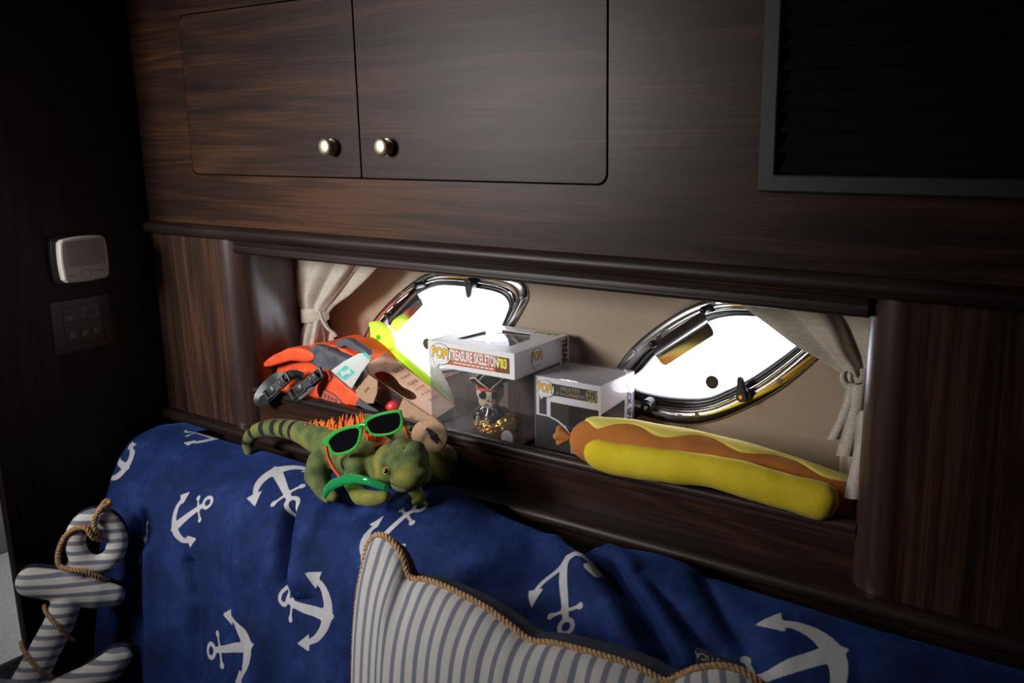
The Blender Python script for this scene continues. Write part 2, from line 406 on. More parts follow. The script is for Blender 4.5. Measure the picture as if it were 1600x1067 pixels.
# double rail inside the niche head
bm = bmesh.new()
prism(bm, [(.006, 1.196), (.006, 1.1815), (.008, 1.176), (.012, 1.1755), (.012, 1.174), (.008, 1.1735)] + arcp(.012, 1.162, .0075, PI * .75, 1.5 * PI, 5) + [(.05, 1.1545), (.05, 1.196)], -1.855, -.38)
struct(bm_link('trim_4', bm, M['woodd'], None, angle=25))
# shelf lip
bm = bmesh.new(); prism(bm, [(.05, .795), (.026, .795)] + arcp(.034, .8085, .0105, -PI * .75, -PI * 1.5, 8) + arcp(.041, .8085, .0105, PI / 2, 0, 5), -1.855, -.38)
struct(bm_link('trim_5', bm, M['woodd']))
struct(box('trim_6', (-1.855, .036, .715), (-.38, .05, .797), M['wood']))
# lower ledge moulding
bm = bmesh.new(); prism(bm, [(.06, .719), (-.012, .719)] + arcp(-.012, .705, .014, PI / 2, PI * 1.5, 8) + [(.0, .691), (.06, .691)], XL, .66)
struct(bm_link('trim_7', bm, M['woodd']))
struct(box('wall_back', (XL, .005, -.38), (.66, .05, .692), M['woodd']))
struct(box('trim_8', (-1.855, .05, .775), (-.37, .33, .795), M['woodd']))        # shelf board
struct(box('trim_9', (-1.855, .05, 1.17), (-.37, .33, 1.2), M['woodd']))         # head board of the niche
struct(box('wall_back', (.66, 0, -.38), (1.7, .05, 2.12), M['wood']))

# ------------------------------------------------------------------ overhead cabinet
cab = empty('overhead_cabinet', (-.8, .03, 1.2), 'dark walnut overhead cabinet with two doors above the lit window niche', 'cabinet')
DX0, DXm, DX1, DZ0, DZ1 = -1.974, -1.406, -.8225, 1.342, 1.703
plate('body', [[(XL, 1.2), (.66, 1.2), (.66, 2.12), (XL, 2.12)], rrect(DX0 - .0025, DZ0 - .0025, DX1 + .0025, DZ1 + .0025, .02)], .02,
      Matrix.Translation((0, .01, 0)) @ WALLM, M['wood'], cab)
box('carcass', (XL, .022, 1.2), (.66, .06, 2.12), M['blackm'], cab)
def door(x0, x1, rr, kx, warp):
    d = plate('door', [rrect(x0, DZ0, x1, DZ1, rr)], .018, Matrix.Translation((0, .0075, 0)) @ WALLM, M['wooddoor'], cab, .0012)
    bm = bmesh.new()
    prof = [(.0, .017), (.003, .0165), (.004, .009), (.010, .0075), (.013, .012), (.017, .0180), (.021, .0190), (.0245, .0165), (.027, .010), (.028, .0)]
    n = 24; rings = []
    for dy, r in prof:
        rings.append([bm.verts.new((kx + r * math.cos(2 * PI * k / n), -.0015 - dy, 1.405 + r * 1.0 * math.sin(2 * PI * k / n))) for k in range(n)])
    for a, b in zip(rings, rings[1:]):
        for k in range(n): bm.faces.new((a[k], a[(k + 1) % n], b[(k + 1) % n], b[k]))
    bmesh.ops.remove_doubles(bm, verts=bm.verts, dist=1e-5); bmesh.ops.recalc_face_normals(bm, faces=bm.faces)
    bm_link('knob', bm, M['brass'], d, angle=60); return d
door(DX0, DXm - .0018, (.02, .004, .004, .02), -1.487, 0)
door(DXm + .0018, DX1, (.004, .02, .02, .004), -1.327, 0)

# ------------------------------------------------------------------ louvred grille
gr = empty('ventilation_grille', (-.1, 0, 1.337), 'large black louvred grille set in the dark walnut panel', 'grille')
GX0, GX1, GZ0, GZ1 = -.549, .45, 1.338, 1.98
plate('frame', [rrect(GX0, GZ0, GX1, GZ1, .003), rrect(GX0 + .0265, GZ0 + .0265, GX1 - .0265, GZ1 - .0265, .001)], .016, Matrix.Translation((0, -.0085, 0)) @ WALLM, M['slate'], gr, .003)
bm = bmesh.new(); bx(bm, (GX0 + .026, -.0025, GZ0 + .026), (GX1 - .026, -.0006, GZ1 - .026))
z = GZ0 + .03
while z < GZ1 - .05:
    prism(bm, [(-.003, z), (-.003, z + .018), (-.0105, z + .003), (-.0105, z + .0005)], GX0 + .027, GX1 - .027); z += .0295
bm_link('slat_panel', bm, M['blackm'], gr, angle=20)

# ------------------------------------------------------------------ portholes
YB = .285; KB = (YB + 1.4) / 1.65       # depth of the hull cloth; outlines below were measured at .25
def lay(pts, y): return [PY(px, py, y) for px, py in pts]
# outlines are stored as (x, z) on the hull cloth plane
W1o = [(-1.712, .858), (-1.690, .905), (-1.648, .965), (-1.585, 1.023), (-1.520, 1.070), (-1.462, 1.102), (-1.395, 1.118), (-1.28, 1.121), (-1.190, 1.112), (-1.166, 1.080), (-1.185, 1.040), (-1.225, .985), (-1.285, .925), (-1.36, .872), (-1.44, .842), (-1.55, .832), (-1.665, .832)]
W1i = [(-1.672, .878), (-1.650, .918), (-1.610, .966), (-1.550, 1.014), (-1.492, 1.050), (-1.440, 1.072), (-1.39, 1.079), (-1.30, 1.079), (-1.245, 1.072), (-1.223, 1.052), (-1.232, 1.025), (-1.262, .975), (-1.315, .925), (-1.38, .886), (-1.45, .868), (-1.55, .864), (-1.635, .864)]
W2o = [(-.968, .893), (-.945, .945), (-.905, .998), (-.850, 1.047), (-.790, 1.088), (-.735, 1.112), (-.665, 1.122), (-.56, 1.121), (-.497, 1.105), (-.492, 1.072), (-.530, 1.020), (-.590, .957), (-.655, .908), (-.725, .868), (-.790, .850), (-.87, .851), (-.945, .865)]
W2i = [(-.925, .917), (-.890, .944), (-.855, .984), (-.805, 1.024), (-.757, 1.056), (-.712, 1.076), (-.655, 1.084), (-.585, 1.082), (-.553, 1.072), (-.560, 1.050), (-.606, 1.006), (-.658, .963), (-.712, .928), (-.745, .912), (-.79, .903), (-.85, .899), (-.905, .903)]
def closed2(p, n=6): return [(v.x, v.y) for v in smooth_path([(a, b, 0) for a, b in p], n, True)]
holes = []
def porthole(name, O, I, label):
    o, i = [[(x * KB, 1.45 + (z - 1.45) * KB) for x, z in closed2(q)] for q in (O, I)]; N = len(o)
    root = bpy.data.objects.new(name, None); COL.objects.link(root); root.location = (sum(p[0] for p in o) / N, YB, .85); root['kind'] = 'structure'
    def ring(f, y): return [(a[0] + (b[0] - a[0]) * f, y, a[1] + (b[1] - a[1]) * f) for a, b in zip(o, i)]
    def loft(nm, spec, m, ang=50):
        bm = bmesh.new(); R = [[bm.verts.new(p) for p in ring(f, y)] for f, y in spec]
        for a, b in zip(R, R[1:]):
            for k in range(N): bm.faces.new((a[k], a[(k + 1) % N], b[(k + 1) % N], b[k]))
        bmesh.ops.recalc_face_normals(bm, faces=bm.faces); return bm_link(nm, bm, m, root, angle=ang)
    loft('flange', [(.0, YB), (.0, YB - .004), (.05, YB - .0065), (.30, YB - .009), (.44, YB - .0085), (.50, YB - .005), (.50, YB + .004)], M['chrome'], 70)
    loft('sash_frame', [(.50, YB + .001), (.53, YB - .008), (.60, YB - .011), (.66, YB - .008), (.68, YB + .006)], M['chrome'], 70)
    loft('gasket', [(.66, YB + .004), (.70, YB - .004), (.82, YB - .006), (.94, YB - .003), (1.0, YB + .004), (1.0, YB + .02)], M['rubber'], 60)
    loft('outer_rim', [(.5, YB + .001), (.55, YB + .03), (.98, YB + .03), (1.0, YB + .018)], M['rubber'], 60)
    bm = bmesh.new(); bm.faces.new([bm.verts.new(p) for p in ring(1.0, YB + .012)]); b2 = bm.faces.new([bm.verts.new(p) for p in reversed(ring(1.0, YB + .016))])
    bmesh.ops.triangulate(bm, faces=bm.faces); bm_link('pane', bm, M['pane'], root, smooth=False)
    holes.append([(p[0], p[2]) for p in ring(.6, 0)])
    def at(f, t):
        k = int(t * N) % N; p = ring(f, YB - .009)[k]; return Vector(p)
    return root, at
w1, at1 = porthole('window_1', W1o, W1i, '')
w2, at2 = porthole('window_2', W2o, W2i, '')
plate('wall_hull', [[(-1.86, .775), (-.38, .775), (-.38, 1.20), (-1.86, 1.20)]] + holes, .004, Matrix.Translation((0, YB + .003, 0)) @ WALLM, M['fabricwall'])['kind'] = 'structure'
def screw(p, root):
    bm = bmesh.new(); bmesh.ops.create_cone(bm, cap_ends=True, segments=16, radius1=.0065, radius2=.0045, depth=.003)
    for k in (0, 1): 
        a = .0045, .0009
        bx(bm, (-a[k], -a[1 - k], .001), (a[k], a[1 - k], .0021))
    bmesh.ops.transform(bm, matrix=Matrix.Translation(p) @ WALLM.to_3x3().to_4x4(), verts=bm.verts)
    bm_link('screw', bm, M['screw'], root)
for t in (.02, .10, .22, .33, .44, .53, .64, .76, .88): screw(at1(.24, t) + Vector((0, 0, 0)), w1)
for px, py in ((992, 550), (1089, 649), (1217, 595)): screw(PY(px, py, YB - .009), w2)
for t in (.30, .42, .5): screw(at2(.24, t), w2)
def dog(px, py, ang, root, L=.045, sc=1.):
    """black swing catch: hub, tapered lever, steel screw"""
    c = PY(px, py, YB - .02); mt = Matrix.Translation(c) @ WALLM.to_3x3().to_4x4() @ Matrix.Rotation(ang, 4, 'Z')
    me = plate_me([arcp(0, 0, .0115 * sc, PI * 1.1, PI * 1.9, 6) + [(.0085 * sc, .012), (.0055 * sc, L)] + arcp(0, L, .0055 * sc, 0, PI, 6) + [(-.0055 * sc, L), (-.0085 * sc, .012)]], .010, Matrix.Translation((0, 0, .006)), .002)
    bm = bmesh.new(); bm.from_mesh(me)
    bmesh.ops.create_cone(bm, cap_ends=True, segments=20, radius1=.014 * sc, radius2=.012 * sc, depth=.018, matrix=Matrix.Translation((.004, 0, -.005)))
    for k in range(7): bx(bm, (-.005, .014 + k * .004, .0105), (.005, .0155 + k * .004, .0125))
    bmesh.ops.transform(bm, matrix=mt, verts=bm.verts); d = bm_link('latch', bm, M['black'], root)
    bm = bmesh.new(); bmesh.ops.create_cone(bm, cap_ends=True, segments=16, radius1=.0052, radius2=.004, depth=.003, matrix=Matrix.Translation((0, 0, .012)))
    bmesh.ops.transform(bm, matrix=mt, verts=bm.verts); bm_link('latch_screw', bm, M['chrome'], d)
dog(735, 443, PI, w1, .026)
dog(1161, 618, .12, w2, .034)
dog(1013, 635, PI * .72, w2, .030)
def hinge_cover(a, b, w, root, y=YB - .035):
    """curved steel sunshade plate clipped along the upper-left rim"""
    A, B = PY(*a, y), PY(*b, y); d = (B - A).normalized(); nrm = Vector((0, -1, 0)); dn = d.cross(nrm).normalized()
    if dn.z > 0: dn = -dn
    bm = bmesh.new(); prof = []
    for k in range(9):
        t = k / 8; prof.append((t * w, .016 * math.sin(min(1, t * 1.7) * PI / 2) - .010 * max(0, t - .5)))
    L = (B - A).length; grid = []
    for i in range(13):
        s = i / 12; row = []
        for (q, h) in prof:
            cut = 1.0
            if q > w * .75: e = (q - w * .75) / (w * .25); cutx = .006 * (1 - math.sqrt(max(0, 1 - e * e)))
            else: cutx = 0
            ss = min(max(s * L, cutx * 1.), L - cutx)
            row.append(bm.verts.new(A + d * ss + dn * q + nrm * h))
        grid.append(row)
    for i in range(12):
        for j in range(8): bm.faces.new((grid[i][j], grid[i + 1][j], grid[i + 1][j + 1], grid[i][j + 1]))
    lo = [[bm.verts.new(v.co - nrm * .0016) for v in row] for row in grid]
    for i in range(12):
        for j in range(8): bm.faces.new((lo[i][j], lo[i][j + 1], lo[i + 1][j + 1], lo[i + 1][j]))
    rim = [grid[i][0] for i in range(13)] + [grid[12][j] for j in range(1, 9)] + [grid[i][8] for i in range(11, -1, -1)] + [grid[0][j] for j in range(7, 0, -1)]
    rlo = [lo[i][0] for i in range(13)] + [lo[12][j] for j in range(1, 9)] + [lo[i][8] for i in range(11, -1, -1)] + [lo[0][j] for j in range(7, 0, -1)]
    for k in range(len(rim)): bm.faces.new((rim[k], rim[(k + 1) % len(rim)], rlo[(k + 1) % len(rim)], rlo[k]))
    bmesh.ops.recalc_face_normals(bm, faces=bm.faces)
    h = bm_link('hinge_cover', bm, M['chrome'], root)
    bm = bmesh.new()
    for P_ in (A, B): cone_bm(bm, P_ + nrm * .002, P_ - nrm * .03, .008, .008, 12)
    bm_link('hinge_pin', bm, M['rubber'], h)
hinge_cover((606, 493), (650, 446), .052, w1)
hinge_cover((1020, 537), (1100, 484), .052, w2)
for (px, py, rt) in ((668, 537, w1), (1113, 597, w2)):
    c = PY(px, py, YB - .004); bm = bmesh.new()
    bmesh.ops.create_cone(bm, cap_ends=True, segments=28, radius1=.0125, radius2=.0145, depth=.007); bmesh.ops.bevel(bm, geom=[e for e in bm.edges if len(e.link_faces) == 2 and max(len(f.verts) for f in e.link_faces) > 4], offset=.002, segments=2, affect='EDGES')
    bmesh.ops.create_cone(bm, cap_ends=True, segments=16, radius1=.006, radius2=.006, depth=.02, matrix=Matrix.Translation((0, 0, -.012)))
    bmesh.ops.transform(bm, matrix=Matrix.Translation(c) @ WALLM.to_3x3().to_4x4(), verts=bm.verts); bm_link('pull_knob', bm, M['rubber'], rt)

# ------------------------------------------------------------------ alarm and control panel on the left wall
LW = Matrix(((0, 0, 1, 0), (1, 0, 0, 0), (0, 1, 0, 0), (0, 0, 0, 1)))        # plate (y, z) facing +x ; local x = world y
al = empty('gas_alarm', (XL, -.2, 1.1), 'square cream gas alarm with a dotted speaker grille on the dark wall', 'alarm')
def bulge(y0, z0, y1, z1, b, n=10):
    pts = []
    c = [(y0, z0), (y1, z0), (y1, z1), (y0, z1)]
    for k in range(4):
        a, d = c[k], c[(k + 1) % 4]; nx, nz = (d[1] - a[1]), -(d[0] - a[0]); L = math.hypot(nx, nz); nx /= L; nz /= L
        for i in range(n):
            t = .06 + .88 * i / (n - 1); s = b * (1 - (2 * t - 1) ** 2)
            pts.append((a[0] + (d[0] - a[0]) * t + nx * s, a[1] + (d[1] - a[1]) * t + nz * s))
    return pts
AY0, AY1, AZ0, AZ1 = -.262, -.150, 1.099, 1.199
plate('back_plate', [bulge(AY0 - .008, AZ0 - .004, AY1 - .012, AZ1 + .004, .004)], .016, Matrix.Translation((XL + .008, 0, 0)) @ LW, M['black'], al, .002)
hs = plate('housing', [bulge(AY0, AZ0, AY1, AZ1, .004)], .024, Matrix.Translation((XL + .028, 0, 0)) @ LW, M['cream'], al, .005)
bm = bmesh.new()
for i in range(15):
    for j in range(13):
        y = AY0 + .012 + i * .0063 + (j % 2) * .003; zz = AZ0 + .036 + j * .0047
        bx(bm, (XL + .0402, y, zz), (XL + .0408, y + .0034, zz + .0019))
bm_link('speaker_grille', bm, M['ink'], hs, smooth=False)
me = [text_me('MONOXIDE', .0055, Matrix.Translation((XL + .0403, AY0 + .025, AZ0 + .016)) @ LW), text_me('TEST/RESET', .005, Matrix.Translation((XL + .0403, AY1 - .02, AZ0 + .020)) @ LW)]
me = [me[1]]
link('lettering', me[0], M['greyline'], hs, False)
plate('printed_dash', [rrect(-.254, 1.113, -.232, 1.115, .0005)], .0005, Matrix.Translation((XL + .0403, 0, 0)) @ LW, M['greyline'], hs)
plate('test_button', [rrect(-.222, 1.103, -.196, 1.126, .007), rrect(-.221, 1.104, -.197, 1.125, .006)], .0012, Matrix.Translation((XL + .0405, 0, 0)) @ LW, M['greyline'], hs)
plate('indicator_light', [arcp(-.19, 1.128, .002, 0, 2 * PI - .5, 10)], .0012, Matrix.Translation((XL + .0405, 0, 0)) @ LW, M['yellowink'], hs)
pn = empty('control_panel', (XL, -.21, .93), 'square black switch panel with small grey buttons below the cream alarm', 'panel')
plate('faceplate', [rrect(-.288, .924, -.138, 1.052, .004)], .006, Matrix.Translation((XL + .003, 0, 0)) @ LW, M['panelblk'], pn, .001)
plate('inner_bezel', [rrect(-.262, .94, -.160, 1.036, .003), rrect(-.2605, .9415, -.1615, 1.0345, .003)], .002, Matrix.Translation((XL + .0065, 0, 0)) @ LW, M['black'], pn)
plate('display', [rrect(-.212, 1.003, -.176, 1.027, .001), rrect(-.2105, 1.0045, -.1775, 1.0255, .001)], .002, Matrix.Translation((XL + .0072, 0, 0)) @ LW, M['greyline'], pn)
for (y, z, s) in ((-.245, 1.008, '?'), (-.243, .966, 'O'), (-.212, .966, 'A'), (-.182, .966, 'V')):
    b = plate('button', [rrect(y - .006, z - .0065, y + .006, z + .0065, .001)], .003, Matrix.Translation((XL + .0075, 0, 0)) @ LW, M['btn'], pn, .0004)

# ------------------------------------------------------------------ sofa and blanket
YC, XCL = -.07, -2.055            # core line of the backrest and its left end
def ztop(x):
    return .704 + .040 * math.exp(-((x + 1.13) / .10) ** 2) + .020 * math.exp(-((x + .67) / .09) ** 2) - .012 * math.exp(-((x + .86) / .05) ** 2) - .006 * math.exp(-((x + .2) / .2) ** 2)
sofa = empty('sofa', (-.95, -.5, -.38), 'dark upholstered sofa below the walnut ledge, mostly hidden by the blue anchor blanket', 'sofa')
def back_shape(name, inset, r, material, parent):
    bm = bmesh.new(); prof = [(-.03 - inset, .1)] + [(-.115 + (r) * math.cos(a), .68 - inset - r + r * math.sin(a)) for a in [PI * k / 12 for k in range(13)]] + [(-.29 + inset, .1)]
    prism(bm, prof, XCL - .04, .3); return bm_link(name, bm, material, parent)
back_shape('backrest', .03, .06, M['sofa'], sofa)
box('seat_cushion', (-2.1, -1.02, -.1), (.3, -.42, .07), M['sofa'], sofa, .03)
box('base', (-2.12, -1.0, -.38), (.32, -.1, -.1), M['sofa'], sofa, .01)
RA = .20; FL = .004
def prof_at(s):
    """arc length -> (offset outward, drop)"""
    if s < FL: return s, 0.
    s -= FL; q = RA * 1.36
    if s < q: a = s / RA; return FL + RA * math.sin(a), RA * (1 - math.cos(a))
    a = 1.36; return FL + RA * math.sin(a) + (s - q) * math.cos(a), RA * (1 - math.cos(a)) + (s - q) * math.sin(a)
# folds on the cloth: (u0, v0, u1, v1, amplitude, width)   u = -x along the front, v = arc length down
FOLDS = []
def fold_disp(u, v):
    d = .009 * fnoise((u * 6, v * 1.2, 0), 1.3, 1) + .006 * fnoise((u * 2.2, v * 2.2, 5), 1.6, 2) * min(1, v * 6)
    d += .0045 * fnoise((u * 14, v * 9, 2), 1.2, 3) + .0022 * fnoise((u * 30, v * 22, 2), 1.2, 5)
    d += .022 * abs(fnoise((u * 7, v * .9, 9), 1., 4)) * min(1., max(0., (v - .12) * 4))
    for (u0, v0, u1, v1, A, w) in FOLDS:
        du, dv = u1 - u0, v1 - v0; L2 = du * du + dv * dv; t = ((u - u0) * du + (v - v0) * dv) / L2
        if -.25 < t < 1.25:
            tt = min(1, max(0, t)); e = math.hypot(u - u0 - du * tt, v - v0 - dv * tt) / w * (1.3 - .5 * tt)
            if e < 3: d += 2.0 * A * math.exp(-e * e) * (1 if 0 <= t <= 1 else 1)
    return d
def blanket_point(u, v, back=False, disp=True):
    """u < UL front straight (x=-u); then the rounded left end; then the back"""
    UL = -XCL; off, drop = prof_at(v); d = fold_disp(u, v) if disp else 0
    arc = .19
    if u <= UL: base = Vector((-u, YC, 0)); o = Vector((0, -1, 0)); x = -u
    elif u <= UL + arc: th = (u - UL) / arc * PI; base = Vector((XCL, YC, 0)); o = Vector((-math.sin(th), -math.cos(th), 0)); x = XCL
    else: base = Vector((XCL + (u - UL - arc), YC, 0)); o = Vector((0, 1, 0)); x = base.x
    n_up = max(0, 1 - v / (RA * 1.4)); amp = d
    lim = 1.0
    ox = min(off, .105 + .01 * math.sin(v * 20)); oy = off if o.y <= 0 else min(off, .038)
    return base + Vector((o.x * ox, o.y * oy, 0)) + o * amp * (1 - n_up) * (1 if o.y < -.5 else .3) + Vector((0, 0, ztop(x) - drop + amp * n_up * min(1, .3 + v * 8)))
UMAX = 2.03
def uvfind(px, py):
    best = None
    for k in range(2):
        if k == 0: us = np.linspace(.05, UMAX, 150); vs = np.linspace(0, .8, 70)
        else: us = np.linspace(best[1] - .02, best[1] + .02, 25); vs = np.linspace(best[2] - .015, best[2] + .015, 25)
        b = None
        for u in us:
            for v in vs:
                if v < 0: continue
                p = blanket_point(u, v, disp=False) - CAM; q = p.x * CX + p.y * CY + p.z * CZ
                e = (800 + F * q[0] / q[2] - px) ** 2 + (533.5 + F * q[1] / q[2] - py) ** 2
                if b is None or e < b[0]: b = (e, float(u), float(v))
        best = b
    return best[1], best[2]
for (a_, b_, A_, w_) in [((452, 800), (446, 905), -.030, .016), ((500, 800), (470, 900), .012, .03), ((905, 850), (1040, 1025), -.030, .020), ((868, 850), (1010, 1025), .020, .026), ((950, 862), (1075, 1035), .016, .022),
                         ((1000, 900), (1110, 1020), -.012, .02), ((700, 950), (830, 870), -.010, .02), ((770, 960), (905, 905), .010, .03), ((1100, 900), (1180, 1040), -.014, .022), ((560, 830), (620, 960), .008, .03), ((240, 860), (250, 1060), .014, .03), ((300, 880), (310, 1060), -.010, .02), ((380, 830), (400, 1060), .008, .03)]:
    FOLDS.append((*uvfind(*a_), *uvfind(*b_), A_, w_))
ANCH = None
ANCHORS = [(*uvfind(*a), *uvfind(*b)) for a, b in [((329, 786), (272, 827)), ((457, 788), (430, 732)), ((446, 932), (525, 961)), ((337, 1013), (405, 1001)), ((658, 794), (574, 872)), ((300, 664), (345, 676)), ((887, 980), (890, 888)), ((1140, 1082), (1318, 1016))]]
ANCHORS += [(2.145, .155, 2.035, .165), (*uvfind(229, 824), *uvfind(224, 912), 3.2)]
def anchor_sdf(x, y):
    """anchor mark in a unit frame, crown at y=-.5, ring at the top"""
    def seg(ax, ay, bx_, by, r0, r1=None):
        r1 = r0 if r1 is None else r1; dx, dy = bx_ - ax, by - ay
        t = np.clip(((x - ax) * dx + (y - ay) * dy) / (dx * dx + dy * dy), 0, 1)
        return np.hypot(x - ax - dx * t, y - ay - dy * t) - (r0 + (r1 - r0) * t)
    d = np.abs(np.hypot(x, y - .40) - .085) - .028
    d = np.minimum(d, seg(0, .31, 0, -.38, .036, .07))
    d = np.minimum(d, seg(-.19, .20, .19, .20, .021))
    for s in (-1, 1): d = np.minimum(d, np.hypot(x - s * .20, y - .20) - .043)
    # arms: arc of tapering width
    cy, R = -.03, .39; r = np.hypot(x, y - cy); th = np.abs(np.arctan2(x, -(y - cy)))
    w = .080 - .052 * np.clip(th / 1.25, 0, 1)
    arm = np.where(th < 1.25, np.abs(r - R) - w, 1.)
    d = np.minimum(d, arm)
    def tri(p):
        e = -1e9 * np.ones_like(x)
        A = np.array(p); c = A.mean(0)
        for k in range(3):
            a, b = A[k], A[(k + 1) % 3]; nx, ny = b[1] - a[1], -(b[0] - a[0]); L = math.hypot(nx, ny); nx /= L; ny /= L
            if (c[0] - a[0]) * nx + (c[1] - a[1]) * ny > 0: nx, ny = -nx, -ny
            e = np.maximum(e, (x - a[0]) * nx + (y - a[1]) * ny)
        return e
    for s in (-1, 1): d = np.minimum(d, tri([(s * .43, .01), (s * .265, -.17), (s * .475, -.21)]))
    d = np.minimum(d, tri([(0, -.54), (-.16, -.36), (.16, -.36)]))
    return d
U0, UN, VN = -.10, 2.04 + .19 + .10, .86
us = np.arange(U0, UN + .0001, .0045); vs = np.arange(0, VN, .0045)
UU, VV = np.meshgrid(us, vs, indexing='ij'); SD = np.ones_like(UU)
for (ru, rv, cu_, cv, *sq_) in ANCHORS:
    h = math.hypot(ru - cu_, rv - cv) / .90; ay = np.array([ru - cu_, rv - cv]) / (h * .90); ax = np.array([ay[1], -ay[0]])
    ox = (UU - cu_); oy = (VV - cv); lx = (ox * ax[0] + oy * ax[1]) / h * (sq_[0] if sq_ else 1); ly = (ox * ay[0] + oy * ay[1]) / h - .5
    SD = np.minimum(SD, np.clip(anchor_sdf(lx, ly), -1, 1) * h * 10)
co = [blanket_point(u, v) for u in us for v in vs]
nv = len(vs); fc = [(i * nv + j, i * nv + j + 1, (i + 1) * nv + j + 1, (i + 1) * nv + j) for i in range(len(us) - 1) for j in range(nv - 1)]
me = bpy.data.meshes.new('blanket'); me.from_pydata([tuple(p) for p in co], [], fc)
at = me.attributes.new('mark', 'FLOAT', 'POINT'); at.data.foreach_set('value', SD.ravel().astype(np.float32))
mb = mat('blue_velvet', (.012, .028, .16), .75, Sheen_Weight=.35, Sheen_Roughness=.35, Specular_IOR_Level=.2); bsdf(mb).inputs['Sheen Tint'].default_value = (.12, .3, 1, 1)
a = nd(mb, 'ShaderNodeAttribute', attribute_name='mark'); tc = nd(mb, 'ShaderNodeTexCoord')
mr = nd(mb, 'ShaderNodeMapRange'); mr.inputs['From Min'].default_value = -.008; mr.inputs['From Max'].default_value = .008
n0 = nd(mb, 'ShaderNodeTexNoise', i_Scale=260., i_Detail=2); ln(mb, tc, 'Object', n0, 'Vector')
ad = nd(mb, 'ShaderNodeMath', operation='MULTIPLY_ADD', i_1=.02, i_2=-.01); ln(mb, n0, 'Fac', ad, 0)
ad2 = nd(mb, 'ShaderNodeMath', operation='ADD'); ln(mb, a, 'Fac', ad2, 0); ln(mb, ad, 0, ad2, 1); ln(mb, ad2, 0, mr, 'Value')
n1 = nd(mb, 'ShaderNodeTexNoise', i_Scale=9., i_Detail=5, i_Roughness=.7); ln(mb, tc, 'Object', n1, 'Vector')
r1 = ramp(mb, [(.36, (.006, .016, .075)), (.52, (.009, .026, .125)), (.68, (.020, .050, .19))]); ln(mb, n1, 'Fac', r1, 0)
mpf = nd(mb, 'ShaderNodeMapping', i_Scale=(55, 55, 22), i_Rotation=(0, .5, 0)); ln(mb, tc, 'Object', mpf, 0)
nf = nd(mb, 'ShaderNodeTexNoise', i_Scale=1., i_Detail=7, i_Roughness=.8, i_Distortion=1.2); ln(mb, mpf, 0, nf, 'Vector')
rf_ = ramp(mb, [(.60, (0, 0, 0)), (.76, (.6, .6, .6))]); ln(mb, nf, 'Fac', rf_, 0)
mxf = nd(mb, 'ShaderNodeMix', data_type='RGBA'); ln(mb, rf_, 0, mxf, 'Factor'); ln(mb, r1, 0, mxf, 'A'); mxf.inputs['B'].default_value = (.07, .14, .38, 1)
mx = nd(mb, 'ShaderNodeMix', data_type='RGBA'); ln(mb, mr, 0, mx, 'Factor'); mx.inputs['A'].default_value = (.56, .55, .56, 1); ln(mb, mxf, 'Result', mx, 'B'); ln(mb, mx, 'Result', bsdf(mb), 'Base Color')
mp = nd(mb, 'ShaderNodeMapping', i_Scale=(90, 90, 40)); ln(mb, tc, 'Object', mp, 0)
n2 = nd(mb, 'ShaderNodeTexNoise', i_Scale=1., i_Detail=6, i_Roughness=.75); ln(mb, mp, 0, n2, 'Vector'); bump(mb, n2, 'Fac', .55, .004)
bl = link('blanket', me, mb, None, True, None)
sol = bl.modifiers.new('thickness', 'SOLIDIFY'); sol.thickness = .003; sol.offset = -1
tag(bl, 'navy blue velvet throw printed with white anchors, draped over the sofa back', 'blanket')

# ------------------------------------------------------------------ striped cushion with jute cord
def P_cush(px, py): return PP(px, py, (0, -.345, .79), Vector((0, -1, .22)))
def resample(p, n):
    L = [0.]
    for a, b in zip(p, p[1:]): L.append(L[-1] + (b - a).length)
    out = []; j = 0
    for i in range(n):
        q = L[-1] * i / (n - 1)
        while j < len(L) - 2 and L[j + 1] < q: j += 1
        out.append(p[j].lerp(p[j + 1], min(1, (q - L[j]) / max(1e-9, L[j + 1] - L[j]))))
    return out
def stripes(name, base, line, attr, duty=.3, soft=.12):
    m = mat(name, base, .85); a = nd(m, 'ShaderNodeAttribute', attribute_name=attr); fr = nd(m, 'ShaderNodeMath', operation='FRACT'); ln(m, a, 'Fac', fr, 0)
    pp = nd(m, 'ShaderNodeMath', operation='PINGPONG', i_1=.5); ln(m, a, 'Fac', pp, 0)
    r = ramp(m, [(duty / 2 - .03, line), (duty / 2 + .05, base)]); r.color_ramp.elements[0].position = max(0, duty / 2 - .04); ln(m, pp, 0, r, 0); ln(m, r, 0, bsdf(m), 'Base Color')
    tc = nd(m, 'ShaderNodeTexCoord'); n = nd(m, 'ShaderNodeTexNoise', i_Scale=700., i_Detail=2); ln(m, tc, 'Object', n, 'Vector'); bump(m, n, 'Fac', .25, .0008)
    return m
M['ticking'] = stripes('striped_cotton', (.60, .575, .55), (.20, .21, .26), 'stripe', .36)
M['ticking2'] = stripes('anchor_striped_cotton', (.76, .73, .69), (.23, .23, .29), 'stripe', .40)
cush = empty('striped_cushion', (-.76, -.42, .09), 'large white cushion with grey-blue stripes and a jute cord edge, in front of the blanket', 'cushion')
topp = smooth_path([P_cush(*p) for p in [(575, 852), (588, 836), (604, 838), (624, 858), (634, 880), (642, 902), (668, 906), (705, 920), (760, 949), (800, 978), (830, 1000), (868, 1005), (920, 1018), (968, 1032), (1005, 1046), (1040, 1064), (1062, 1056), (1085, 1046), (1120, 1040), (1155, 1046), (1190, 1066)]], 6)
lef = smooth_path([P_cush(*p) for p in [(575, 852), (568, 890), (561, 930), (556, 990), (554, 1067), (552, 1200), (545, 1340), (530, 1460), (515, 1500)]], 6)
bot = smooth_path([lef[-1], lef[-1].lerp(P_cush(1500, 1640), .5) + Vector((0, .02, .03)), P_cush(1500, 1640)], 20)
